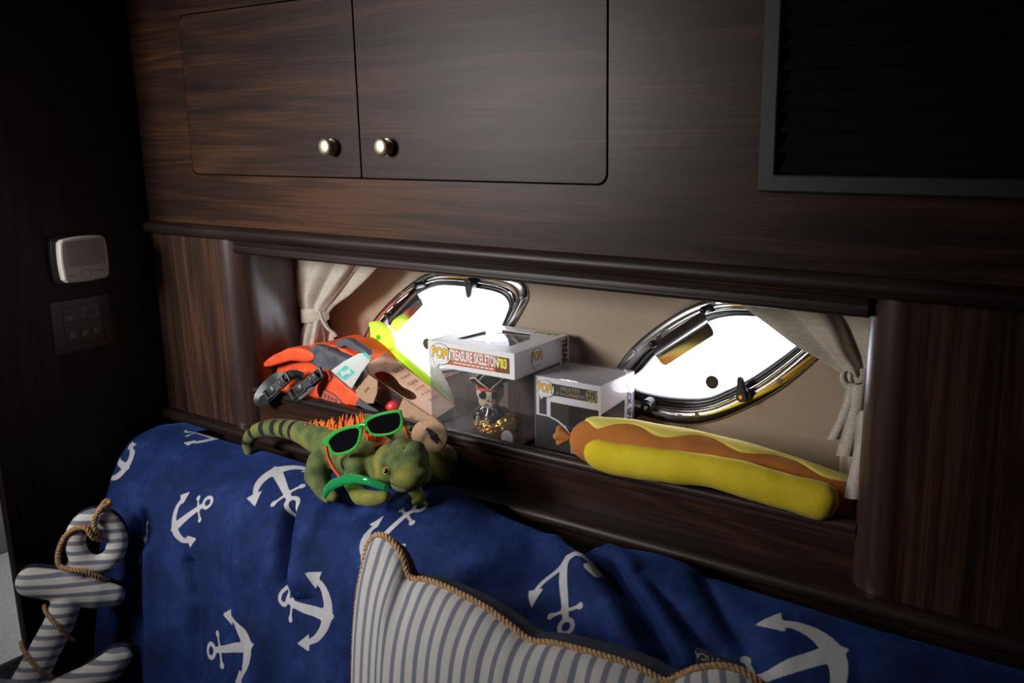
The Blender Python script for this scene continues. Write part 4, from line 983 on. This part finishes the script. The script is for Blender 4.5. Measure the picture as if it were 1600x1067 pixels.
# ------------------------------------------------------------------ orange and grey dog life vest
def zz(L, y, sc=.28125, ox=380, oy=380): return [PY(ox + a * sc, oy + b * sc, y) for a, b in L]
def cloth_blob(L, y, th, vox=.0035, it=6, amp=.004, freq=40, seed=0, sm=4):
    me = slab_me(zz(L, y), (0, th, 0), 0, sm); bm = bmesh.new(); bm.from_mesh(me); me = remesh(bm, vox, it, .7); b = bmesh.new(); b.from_mesh(me); b.normal_update()
    for v in b.verts: v.co += v.normal * amp * fnoise((v.co.x, v.co.y * .4, v.co.z * .6), freq, seed)
    return b
vest = empty('dog_life_vest', (-1.6, .1, .795), 'folded orange and grey dog life vest with black buckles, left end of shelf', 'life vest')
bm_link('vest_body', cloth_blob([(170, 770), (190, 690), (240, 610), (340, 585), (420, 556), (500, 565), (560, 585), (640, 650), (700, 740), (700, 880), (640, 905), (500, 890), (400, 880), (250, 870), (180, 830)], .085, .11, amp=.007, freq=28), M['orangecloth'], vest, angle=None)
bm_link('neck_flap', cloth_blob([(102, 684), (125, 650), (200, 600), (260, 583), (345, 590), (390, 620), (380, 660), (280, 655), (200, 672), (135, 690)], .055, .03, amp=.004, freq=30, seed=2), M['orangecloth'], vest, angle=None)
bm_link('front_panel', cloth_blob([(440, 700), (540, 770), (625, 840), (648, 885), (620, 908), (520, 892), (430, 868), (408, 800)], .055, .02, amp=.002, freq=40, seed=4), M['orangecloth'], vest, angle=None)
bm_link('grey_yoke', cloth_blob([(328, 622), (378, 568), (450, 583), (520, 618), (600, 655), (660, 740), (650, 800), (600, 815), (480, 745), (410, 700)], .060, .022, amp=.006, freq=55, seed=6), M['greycloth'], vest, angle=None)
bm_link('lifting_handle', cloth_blob([(515, 545), (570, 530), (620, 560), (690, 605), (680, 625), (600, 590), (560, 572), (535, 585), (515, 575)], .075, .02, vox=.0025, it=2, amp=.001), M['greycloth'], vest, angle=None)
bm_link('lower_strap', cloth_blob([(640, 872), (700, 905), (745, 935), (735, 950), (660, 915), (620, 895)], .046, .008, vox=.002, it=2, amp=.001), M['greycloth'], vest, angle=None)
def strap(pts, w, t, name='strap', material='greycloth'):
    P = smooth_path([PY(380 + a * .28125, 380 + b * .28125, y) for a, b, y in pts], 6); bm = bmesh.new(); prev = None; N = len(P)
    for i, p in enumerate(P):
        tg = (P[min(i + 1, N - 1)] - P[max(i - 1, 0)]).normalized(); side = tg.cross(Vector((.35, -1, .25)).normalized()).normalized(); nn = side.cross(tg).normalized()
        cur = [bm.verts.new(p + side * (w / 2) * a + nn * (t / 2) * b) for a, b in ((-1, -1), (1, -1), (1, 1), (-1, 1))]
        if prev:
            for k in range(4): bm.faces.new((prev[k], prev[(k + 1) % 4], cur[(k + 1) % 4], cur[k]))
        else: bm.faces.new(cur[::-1])
        prev = cur
    bm.faces.new(prev); bmesh.ops.recalc_face_normals(bm, faces=bm.faces); bm_link(name, bm, M[material], vest)
strap([(250, 745, .04), (190, 745, .03), (130, 790, .02), (85, 855, .005), (95, 880, 0), (150, 845, .005), (190, 805, .01)], .024, .002, material='buckle')
strap([(440, 715, .045), (400, 755, .035), (360, 800, .022), (300, 850, .012)], .024, .002)
strap([(330, 745, .06), (280, 730, .048), (235, 745, .035), (200, 790, .022)], .024, .002, material='buckle')
def buckle(a, b, y0, y1):
    A = PY(380 + a[0] * .28125, 380 + a[1] * .28125, y0); B = PY(380 + b[0] * .28125, 380 + b[1] * .28125, y1)
    d = (B - A).normalized(); n = Vector((.45, -1, .35)).normalized(); n = (n - d * n.dot(d)).normalized(); s_ = d.cross(n); L = (B - A).length
    m4 = Matrix((d, s_, n)).transposed().to_4x4(); m4.translation = A
    bm = bmesh.new(); me = plate_me([[(0, -.013), (L * .42, -.014), (L * .46, -.011), (L * .56, -.011), (L * .60, -.013), (L, -.012), (L, .012), (L * .60, .013), (L * .56, .011), (L * .46, .011), (L * .42, .014), (0, .013)], rrect(L * .08, -.009, L * .16, .009, .001), rrect(L * .84, -.009, L * .93, .009, .001)], .008, Matrix.Identity(4), .0015)
    bm.from_mesh(me); bx(bm, (L * .2, -.008, .003), (L * .40, .008, .0062), .001); bx(bm, (L * .64, -.009, .003), (L * .70, .009, .0066), .0008); bx(bm, (L * .75, -.009, .003), (L * .81, .009, .006), .0008)
    bmesh.ops.transform(bm, matrix=m4, verts=bm.verts); bm_link('buckle', bm, M['buckle'], vest)
buckle((125, 850), (255, 740), .0, .025)
buckle((262, 850), (440, 712), .008, .035)
# woven logo patch and swing tag
def quad_frame(p0, p1, p3):
    x = (p1 - p0); y = (p3 - p0); n = x.cross(y).normalized(); return p0, x, y, n
def flat_on(L, y, th, name, material, parent, bev=.0004): me = slab_me(zz(L, y), (0, th, 0), bev); return link(name, me, material, parent, angle=30)
pt = flat_on([(440, 808), (510, 842), (560, 897), (500, 888), (425, 862)], .0525, .002, 'logo_patch', M['greycloth'], vest)
flat_on([(447, 818), (505, 846), (545, 890), (500, 882), (434, 858)], .0518, .0008, 'patch_field', M['orangecloth'], pt, 0)
for k in range(4): flat_on([(449 + k * 20, 832 + k * 10), (461 + k * 20, 838 + k * 10), (458 + k * 20, 862 + k * 8), (445 + k * 20, 856 + k * 8)], .0510, .0008, 'patch_mark', M['greycloth'], pt, 0)
st = flat_on([(487, 708), (560, 655), (640, 613), (680, 608), (708, 632), (700, 660), (655, 720), (602, 808)], .048, .0012, 'swing_tag', M['tagwhite'], vest)
flat_on([(514, 727), (568, 676), (622, 716), (566, 762)], .0476, .0006, 'teal_square', M['teal'], st, 0)
flat_on([(545, 727), (538, 716), (546, 706), (557, 711), (580, 703), (585, 694), (596, 700), (592, 710), (600, 718), (592, 730), (580, 724), (562, 732), (556, 741), (546, 738)], .0472, .0004, 'bone_mark', M['tagwhite'], st, 0)
flat_on([(655, 609), (682, 608), (708, 632), (704, 652), (688, 640), (672, 622)], .0476, .0006, 'teal_corner', M['teal'], st, 0)

# ------------------------------------------------------------------ kraft carton
kb = empty('kraft_carton', (-1.38, .11, .8), 'kraft cardboard display carton with a cut-out window, leaning between vest and boxed skeleton', 'carton')
KA, KB_, KC, KD = PY(563, 574, .085), PY(603, 552, .135), PY(711, 634, .162), PY(679, 655, .083)
dn = Vector((-.02, .005, -.052)); nl = (KD - KA).normalized(); ku = (KB_ - KA)
kn = (KD - KA).cross(KB_ - KA).normalized(); kn = kn if kn.z > 0 else -kn
def KP(s, t, h=0): return (KA * (1 - s) + KD * s) * (1 - t) + (KB_ * (1 - s) + KC * s) * t + kn * h
def kplate(loops, name, material, h=0., th=.001, parent=kb):
    """polygons in (s, t) on the top face"""
    me = plate_me(loops, .001, Matrix.Identity(4)); 
    for v in me.vertices: z_ = v.co.z; v.co = KP(v.co.x, v.co.y, h + z_ * 1.0)
    return link(name, me, material, parent, angle=30)
hole = [(x * .0 + p, q) for x, p, q in [(0, .18, .06), (0, .16, .22), (0, .19, .38), (0, .27, .46), (0, .36, .43), (0, .42, .36), (0, .48, .34), (0, .54, .38), (0, .61, .40), (0, .67, .33), (0, .68, .18), (0, .64, .06), (0, .5, .0), (0, .3, .0)]]
holes_ = [(v.x, max(.012, v.y)) for v in smooth_path([(a, b, 0) for a, b in hole], 4, True)]
kplate([[(0, 0), (1, 0), (1, 1), (0, 1)], holes_], 'printed_panel', M['kraftp'])
def kface(pts, name, m, th=.001, parent=kb):
    a, b, c = Vector(pts[0]), Vector(pts[1]), Vector(pts[2]); n = (b - a).cross(c - a).normalized(); return link(name, slab_me(pts, n * th, 0), m, parent, angle=30)
kface([KB_, KC, KC + dn, KB_ + dn], 'rear_panel', M['kraft'])
kface([KA + dn, KB_ + dn, KC + dn, KD + dn], 'bottom_panel', M['kraft'])
kface([KD, KC, KC + dn, KD + dn], 'end_panel', M['kraft'])
kface([KA, KB_, KB_ + dn, KA + dn], 'end_panel', M['kraft'])
kface([KA + (KD - KA) * .18, KD - (KD - KA) * .12, KD - (KD - KA) * .12 + dn, KA + (KD - KA) * .18 + dn], 'film_window', M['film'])
flp = kface([PY(562, 575, .070), PY(590, 595, .062), PY(589, 614, .055), PY(583, 630, .050), PY(572, 630, .050), PY(556, 617, .055), PY(556, 600, .062)], 'end_flap', M['kraft'])
kface([PY(630, 622, .077), PY(678, 655, .077), PY(668, 672, .066), PY(640, 668, .062), PY(620, 655, .062), PY(622, 640, .068)], 'end_flap', M['kraft'])
def curl(P0, ex, ez, m, parent, name='scroll_mark'):
    bm = bmesh.new(); pts = [P0 + ex * (x * .5) + ez * (y * .5) for x, y in [(-.5, -.8), (-.9, -.2), (-.5, .3), (0, .1), (-.2, -.3), (.1, .2), (.5, .6), (.2, 1.0), (.7, .9), (.9, .3)]]
    tube_bm(bm, smooth_path(pts, 4), .0006, 5); bm_link(name, bm, m, parent, angle=None)
curl(PY(572, 610, .054), Vector((.012, 0, 0)), Vector((0, .004, .014)), M['redink'], kb)
curl(PY(640, 654, .062), Vector((.012, 0, 0)), Vector((0, .004, .012)), M['redink'], kb)
curl(KP(.10, .62, .001), (KD - KA).normalized() * .010, (KB_ - KA).normalized() * .012, M['redink'], kb)
lines = []
for r_, (s0, t0, L, n_) in enumerate([(.22, .66, .10, 4), (.36, .62, .16, 2), (.46, .60, .24, 3), (.57, .60, .24, 2), (.66, .58, .24, 2), (.76, .58, .22, 3)]):
    for k in range(n_ * 3):
        s_ = s0 + .016 * (k // 3) - .05; a = t0 - .30 + .13 * (k % 3) + .04; a2 = a + .10
        lines.append(plate_me([[(s_, a), (s_ + .006, a), (s_ + .006, a2), (s_, a2)]], .0004, Matrix.Identity(4)))
bmx = bmesh.new()
for l in lines:
    for v in l.vertices: v.co = KP(v.co.x + .06, min(.95, v.co.y + .20), .0012)
    bmx.from_mesh(l)
bm_link('small_print', bmx, M['ink'], kb, smooth=False)
bm = bmesh.new(); q = PY(617, 634, .10); ball_bm(bm, q, .022, (1, 1, .8)); o = bm_link('red_ball', bm, M['redplastic'], None); 
tag(o, 'small glossy red ball half hidden between the life vest and the kraft carton', 'ball')

# ------------------------------------------------------------------ lime ball thrower
th_ = empty('ball_thrower', (-1.36, .19, .8), 'translucent lime green ball thrower standing slanted in front of the left porthole', 'ball thrower')
YT = .19
def circle_px(cx_, cy_, r_, y, n=28): c = PY(cx_, cy_, y); return [c + Vector((r_ * math.cos(a), 0, r_ * math.sin(a))) for a in np.linspace(0, 2 * PI, n, endpoint=False)]
head = smooth_path([PY(x, y_, YT) for x, y_ in [(577, 512), (576, 504), (588, 504), (601, 513), (609, 527), (612, 545), (606, 562), (592, 566), (579, 556), (575, 538), (578, 524)]], 4, True)
bm = bmesh.new(); me = slab_me(head, (0, .016, 0), .003); link('grip_head', me, M['lime'], th_)
bm = bmesh.new(); bmesh.ops.create_cone(bm, cap_ends=True, segments=20, radius1=.006, radius2=.006, depth=.004, matrix=Matrix.Translation(PY(591, 527, YT - .002)) @ Matrix.Rotation(PI / 2, 4, 'X')); bm_link('rivet', bm, mat('green_rivet', (.05, .6, .02), .3), th_)
link('handle_shaft', slab_me([PY(x, y_, yy) for x, y_, yy in [(600, 548, YT), (612, 543, YT), (664, 588, .175), (697, 622, .165), (706, 636, .16), (700, 648, .16), (688, 640, .165), (655, 606, .175), (622, 576, .185)]], (0, .012, 0), .002), M['lime'], th_)
bm = bmesh.new(); tube_bm(bm, [PY(614, 556, YT - .002), PY(660, 596, .172), PY(692, 628, .162)], .0022, 8); bm_link('shaft_rib', bm, mat('olive_plastic', (.42, .46, .02), .4), th_)
link('scoop', slab_me(smooth_path([PY(x, y_, yy) for x, y_, yy in [(618, 552, .215), (645, 545, .215), (672, 556, .21), (688, 585, .20), (702, 615, .185), (705, 632, .18), (690, 626, .185), (660, 598, .20), (635, 575, .21)]], 4, True), (0, .010, 0), .002), M['scoopw'], th_)

# ------------------------------------------------------------------ iguana plush
ig = empty('iguana_plush', (-1.3, -.16, .72), 'green plush iguana with orange crest and striped tail, lying on the blanket', 'soft toy')
TAIL = [((389, 706), -.10, 8.5), ((387, 694), -.095, 11), ((393, 680), -.09, 13), ((408, 671), -.085, 14.5), ((430, 668), -.08, 16), ((455, 671), -.08, 17.5), ((478, 678), -.085, 21), ((500, 688), -.095, 26)]
BODY = [((525, 702), -.105, 33), ((555, 712), -.115, 39), ((585, 716), -.12, 39), ((606, 724), -.135, 33)]
PX_ = 1.28e-3
bm = bmesh.new(); chain = [(PY(*p, y), r * PX_) for p, y, r in TAIL + BODY]
sp = smooth_path([c for c, r in chain], 5); sr_ = []
for i in range(len(sp)): t = i / 5; j = min(int(t), len(chain) - 2); sr_.append(chain[j][1] * (1 - (t - j)) + chain[j + 1][1] * (t - j))
for a, b, ra, rb in zip(sp, sp[1:], sr_, sr_[1:]): cone_bm(bm, a, b, ra, rb, 18)
def seg(pts, ys, rs):
    P = [PY(*p, y) for p, y in zip(pts, ys)]
    for a, b, ra, rb in zip(P, P[1:], rs, rs[1:]): cone_bm(bm, a, b, ra * PX_, rb * PX_, 16)
# hind leg near side, far hip, near arm, far arm, far hind leg
seg([(500, 722), (496, 742), (506, 768), (522, 776)], [-.15, -.165, -.18, -.195], [21, 22, 14, 8])
seg([(506, 768), (512, 780)], [-.18, -.20], [12, 7])
seg([(572, 658), (584, 662)], [-.05, -.05], [13, 15])
seg([(560, 728), (552, 752), (562, 776), (585, 779), (602, 776)], [-.17, -.185, -.20, -.215, -.22], [22, 16, 13, 12, 9])
seg([(585, 779), (580, 782)], [-.21, -.22], [11, 9])
seg([(640, 750), (655, 778)], [-.14, -.16], [14, 9])
seg([(655, 780), (648, 783)], [-.165, -.175], [9, 6])
seg([(632, 690), (668, 700), (690, 718), (690, 745)], [-.06, -.02, -.03, -.045], [20, 22, 26, 14])
seg([(618, 672), (634, 672), (641, 668)], [-.05, -.055, -.06], [9, 7, 5])
# head: skull, cheeks, brows, muzzle
hb_ = -.20
for (px, py, y, r, sc) in [((617), 722, -.160, 33, (1, 1, .95)), (637, 722, -.165, 34, (.95, 1, 1.0)), (612, 738, -.185, 25, (1, 1, .75)), (640, 744, -.205, 24, (1.15, 1, .75)), (655, 742, -.195, 20, (.85, 1, .8)), (629, 699, -.168, 17, (1, 1, .9)), (650, 704, -.175, 15, (1, 1, 1)), (648, 722, -.190, 20, (1, 1, .9)), (606, 722, -.190, 15, (1, 1, .75)), (601, 745, -.175, 17, (1, 1, .7)), (632, 757, -.205, 18, (1.3, 1, .55))]:
    ball_bm(bm, PY(px, py, y), r * PX_, sc)
me = remesh(bm, .0033, 5, .55); tailp = sp[:5 * 7 + 1]; L = [0.]
for a, b in zip(tailp, tailp[1:]): L.append(L[-1] + (b - a).length)
pxL = {}
bands = []
for (bx_, by_, wb) in [(390, 690, .0055), (396, 675, .006), (410, 667, .0075), (426, 664, .008), (443, 668, .0072), (457, 675, .0065)]:
    q = PY(bx_, by_, -.09); k = min(range(len(tailp)), key=lambda i: (tailp[i] - q).length); bands.append((L[k], wb))
at = me.attributes.new('band', 'FLOAT', 'POINT'); vals = []
TP = np.array([list(p) for p in tailp])
for v in me.vertices:
    d = np.linalg.norm(TP - np.array(v.co), axis=1); k = int(d.argmin())
    if d[k] > .032: vals.append(1.); continue
    k2 = min(max(k, 1), len(tailp) - 2); tg = (tailp[k2 + 1] - tailp[k2 - 1]).normalized(); s_ = L[k] + (Vector(v.co) - tailp[k]).dot(tg)
    vals.append(min(abs(s_ - b) - w for b, w in bands) * 100 + .12 * fnoise(v.co, 120, 1))
at.data.foreach_set('value', vals)
m = M['igu']; a = nd(m, 'ShaderNodeAttribute', attribute_name='band'); mr = nd(m, 'ShaderNodeMapRange'); mr.inputs['From Min'].default_value = -.04; mr.inputs['From Max'].default_value = .05; ln(m, a, 'Fac', mr, 'Value')
old = bsdf(m).inputs['Base Color'].links[0].from_socket; mx = nd(m, 'ShaderNodeMix', data_type='RGBA'); ln(m, mr, 0, mx, 'Factor'); mx.inputs['A'].default_value = (.006, .007, .006, 1); m.node_tree.links.new(old, mx.inputs['B'])
tc = nd(m, 'ShaderNodeTexCoord'); n3 = nd(m, 'ShaderNodeTexNoise', i_Scale=9., i_Detail=2); ln(m, tc, 'Object', n3, 'Vector'); rr = ramp(m, [(.48, (.0, .0, .0)), (.66, (.75, .75, .75))]); ln(m, n3, 'Fac', rr, 0)
mx2 = nd(m, 'ShaderNodeMix', data_type='RGBA'); ln(m, rr, 0, mx2, 'Factor'); m.node_tree.links.new(old, mx2.inputs['A']); mx2.inputs['B'].default_value = (.30, .27, .035, 1); ln(m, mx2, 'Result', mx, 'B'); ln(m, mx, 'Result', bsdf(m), 'Base Color')
igb = link('body', me, M['igu'], ig, angle=None)
bpy.context.view_layer.update()
from mathutils.bvhtree import BVHTree
igt = BVHTree.FromPolygons([v.co + root_of(igb) for v in me.vertices], [p.vertices for p in me.polygons])
def hit(px, py, lift=0.):
    r = ray(px, py).normalized(); h = igt.ray_cast(CAM, r)
    if h[0] is None: return None
    return h[0] + h[1] * lift
def on_body(path, rad, name, material, parent=None, n=8):
    P = [hit(*p) for p in path]; P = [p for p in P if p is not None]
    bm = bmesh.new(); tube_bm(bm, smooth_path(P, 4), rad, n); return bm_link(name, bm, material, parent or ig, angle=None)
on_body([(605, 752), (615, 757), (627, 761), (640, 763), (652, 761), (662, 755), (668, 748)], .0011, 'mouth_seam', M['blackink'])
h = igt.ray_cast(CAM, ray(604, 736).normalized())
en = (h[1] + Vector((.2, -.6, .1))).normalized(); bm = bmesh.new(); ball_bm(bm, h[0] + en * .001, .0075, (1, 1, .5), en.to_track_quat('Z', 'Y').to_matrix()); ey = bm_link('eye', bm, M['eyey'], ig)
bm = bmesh.new(); ball_bm(bm, h[0] + en * .0032, .0052, (1, 1, .5), en.to_track_quat('Z', 'Y').to_matrix()); bm_link('pupil', bm, M['eyeb'], ey)
h = hit(631, 700); 
if h:
    bm = bmesh.new(); ball_bm(bm, h, .003, (1, 1, .5)); bm_link('brow_dimple', bm, mat('dark_green_thread', (.03, .045, .015), .9), ig)
on_body([(591, 753), (597, 756), (603, 758)], .0016, 'cheek_mark', mat('rust_felt', (.35, .10, .03), .9))
bm = bmesh.new()
for (px, py, dx, dy) in [(636, 664, 5, -3), (640, 668, 6, 0), (638, 673, 6, 4)]: cone_bm(bm, PY(px, py, -.06), PY(px + dx, py + dy, -.062), .003, .0014, 8)
bm_link('claws', bm, M['black'], ig)
# crest: felt strip cut into narrow leaning tufts
random.seed(3); bm = bmesh.new()
basep = smooth_path([PY(478, 668, -.09), PY(500, 668, -.09), PY(525, 668, -.095), PY(548, 666, -.10), PY(566, 664, -.105)], 12); NB = len(basep)
for i, p in enumerate(basep):
    t = i / (NB - 1); hgt = (.010 + .022 * t * (.6 + .4 * math.sin(i * 1.7)) + random.uniform(0, .008)); lean = random.uniform(-.010, .014) + (.004)
    w = .0032; d = Vector((w, 0, 0)); yj = random.uniform(-.006, .004)
    q0, q1 = p + Vector((-w, yj, -.006)), p + Vector((w, yj, -.006)); m0 = p + Vector((lean * .5, yj * 1.4, hgt * .6)); tp_ = p + Vector((lean, yj * 1.6, hgt))
    a_ = [bm.verts.new(x) for x in (q0, q1, m0 + d * .7, tp_ + d * .1, m0 - d * .7)]; b_ = [bm.verts.new(x.co + Vector((.0005, .0016, 0))) for x in a_]
    bm.faces.new(a_); bm.faces.new(b_[::-1])
    for k in range(5): bm.faces.new((a_[k], b_[k], b_[(k + 1) % 5], a_[(k + 1) % 5]))
bmesh.ops.recalc_face_normals(bm, faces=bm.faces)
bm_link('crest', bm, M['orangefelt'], ig, smooth=False)
bm = bmesh.new()
P = [(564, 664), (568, 677), (577, 687), (588, 690), (598, 688)]
hp = [hit(*p, .010) or PY(*p, -.20) for p in P]
for i in range(len(hp) - 1):
    a, b = hp[i], hp[i + 1]
    for k in range(4):
        q = a.lerp(b, k / 4); w = Vector((.008, -.003, .002)); tip = q + Vector((.014 + .005 * (k % 2), -.012, .002 + .010 * ((k + i) % 2))); vv = [bm.verts.new(x) for x in (q - w * .9 - Vector((0, 0, .009)), q + w * .6 - Vector((.0, .004, .008)), tip, q - w * .5 + Vector((0, 0, .006)))]; bm.faces.new(vv)
tri_ = [hit(*p, .006) or PY(*p, -.2) for p in ((584, 703), (597, 684), (610, 694))]
bm.faces.new([bm.verts.new(x) for x in tri_]); bmesh.ops.solidify(bm, geom=bm.faces[:], thickness=.0018)
bm_link('crest', bm, M['orangefelt'], ig, smooth=False)
# kraft hang tag folded round
tgp = [PY(x, y_, yy) for x, y_, yy in [(644, 672, -.085), (652, 660, -.08), (668, 656, -.075), (673, 648, -.07), (684, 658, -.07), (694, 668, -.07), (697, 682, -.075), (693, 698, -.085), (682, 706, -.09), (664, 704, -.095), (650, 696, -.095), (643, 684, -.09)]]
ht = link('hang_tag', slab_me(smooth_path(tgp, 3, True), (.002, .003, 0), .0006), M['kraft'], ig, angle=None)
for k in range(3): link('tag_print', slab_me([PY(668 + k * 3, 668 + k * 6, -.082 - k * .004), PY(682 + k * 2, 678 + k * 6, -.080 - k * .004), PY(681 + k * 2, 681 + k * 6, -.081 - k * .004), PY(667 + k * 3, 671 + k * 6, -.083 - k * .004)], (0, -.004, 0), 0), M['ink'], ht, False)

# ------------------------------------------------------------------ sunglasses
sg = empty('sunglasses', PY(570, 700, -.2), 'green-framed sunglasses with dark lenses and orange temples worn on the plush iguana\'s back', 'sunglasses')
def glass_plane():
    a, b, c = PY(515, 690, -.215), PY(625, 660, -.185), PY(570, 640, -.205); n = (b - a).cross(c - a).normalized()
    return a, (n if n.y < 0 else -n)
GQ, GN = glass_plane()
def PG(px, py, d=0.): return PP(px, py, GQ, GN) + GN * d
zs = lambda L: [(360 + a * .225, 600 + b * .225) for a, b in L]
l1 = zs([(690, 392), (740, 345), (800, 318), (865, 305), (893, 315), (893, 345), (880, 400), (850, 440), (800, 465), (745, 476), (715, 460), (697, 425)])
l2 = zs([(955, 265), (1010, 230), (1090, 208), (1160, 198), (1178, 215), (1182, 260), (1168, 300), (1110, 335), (1030, 345), (985, 335), (965, 305)])
o1 = zs([(642, 392), (700, 340), (780, 300), (865, 283), (905, 278), (918, 300), (915, 350), (895, 415), (855, 462), (800, 487), (740, 494), (705, 478), (680, 430), (650, 420)])
o2 = zs([(905, 272), (960, 232), (1040, 200), (1150, 180), (1185, 185), (1192, 215), (1202, 260), (1190, 305), (1130, 345), (1040, 362), (985, 355), (950, 320), (925, 295)])
GM = frame_of(GQ, GN); GI = GM.inverted()
def loc2(L, n=4): return [((GI @ PG(*p)).x, (GI @ PG(*p)).y) for p in [(v.x, v.y) for v in smooth_path([(a, b, 0) for a, b in L], n, True)]]
bmf = bmesh.new()
for o_, l_ in ((o1, l1), (o2, l2)): bmf.from_mesh(plate_me([loc2(o_), loc2(l_)], .0042, GM, .0012))
br_ = [PG(583 + k * 0, 0) for k in ()]
tube_bm(bmf, [PG(560, 667), PG(566, 663), PG(572, 664)], .0035, 10)
bm_link('frame', bmf, M['frameg'], sg)
for l_ in (l1, l2): link('lens', plate_me([loc2(l_)], .0012, GM), M['lens'], sg, False)
def temple(pts):
    P = smooth_path(pts, 5); bm = bmesh.new(); prev = None; N = len(P)
    for i, p in enumerate(P):
        tg = (P[min(i + 1, N - 1)] - P[max(i - 1, 0)]).normalized(); s_ = tg.cross(Vector((0, -1, .2))).normalized(); u_ = s_.cross(tg).normalized(); w = .0042 * (1 - .3 * i / N)
        cur = [bm.verts.new(p + s_ * w * a + u_ * .0016 * b) for a, b in ((-1, -1), (1, -1), (1, 1), (-1, 1))]
        if prev:
            for k in range(4): bm.faces.new((prev[k], prev[(k + 1) % 4], cur[(k + 1) % 4], cur[k]))
        else: bm.faces.new(cur[::-1])
        prev = cur
    bm.faces.new(prev); bmesh.ops.recalc_face_normals(bm, faces=bm.faces); bm_link('temple', bm, M['templeo'], sg)
temple([PG(508, 696, -.003), PY(513, 714, -.19), PY(520, 730, -.185), PY(532, 746, -.18)])
temple([PG(627, 652, -.003), PY(631, 662, -.13), PY(634, 672, -.12), PY(637, 684, -.115)])

# ------------------------------------------------------------------ green translucent strip under the chin
gs = smooth_path([PY(x, y_, yy) for x, y_, yy in [(508, 770, -.235), (518, 758, -.235), (535, 751, -.235), (552, 748, -.235), (572, 751, -.235), (590, 757, -.230), (604, 762, -.225)]], 6)
bm = bmesh.new(); prev = None; N = len(gs)
for i, p in enumerate(gs):
    t = i / (N - 1); w = .0125 * (1 - .45 * t) * (1 + .25 * math.exp(-((t - .45) / .03) ** 2)); cur = []
    for k in range(12): a = 2 * PI * k / 12; cur.append(bm.verts.new(p + Vector((0, -math.cos(a) * .006, math.sin(a) * w))))
    if prev:
        for k in range(12): bm.faces.new((prev[k], prev[(k + 1) % 12], cur[(k + 1) % 12], cur[k]))
    else: bm.faces.new(cur)
    prev = cur
bm.faces.new(prev); bmesh.ops.recalc_face_normals(bm, faces=bm.faces)
o = bm_link('green_plastic_strip', bm, M['greenclear'], None, angle=None); tag(o, 'curved translucent green plastic strip tucked under the plush iguana\'s chin', 'plastic strip')
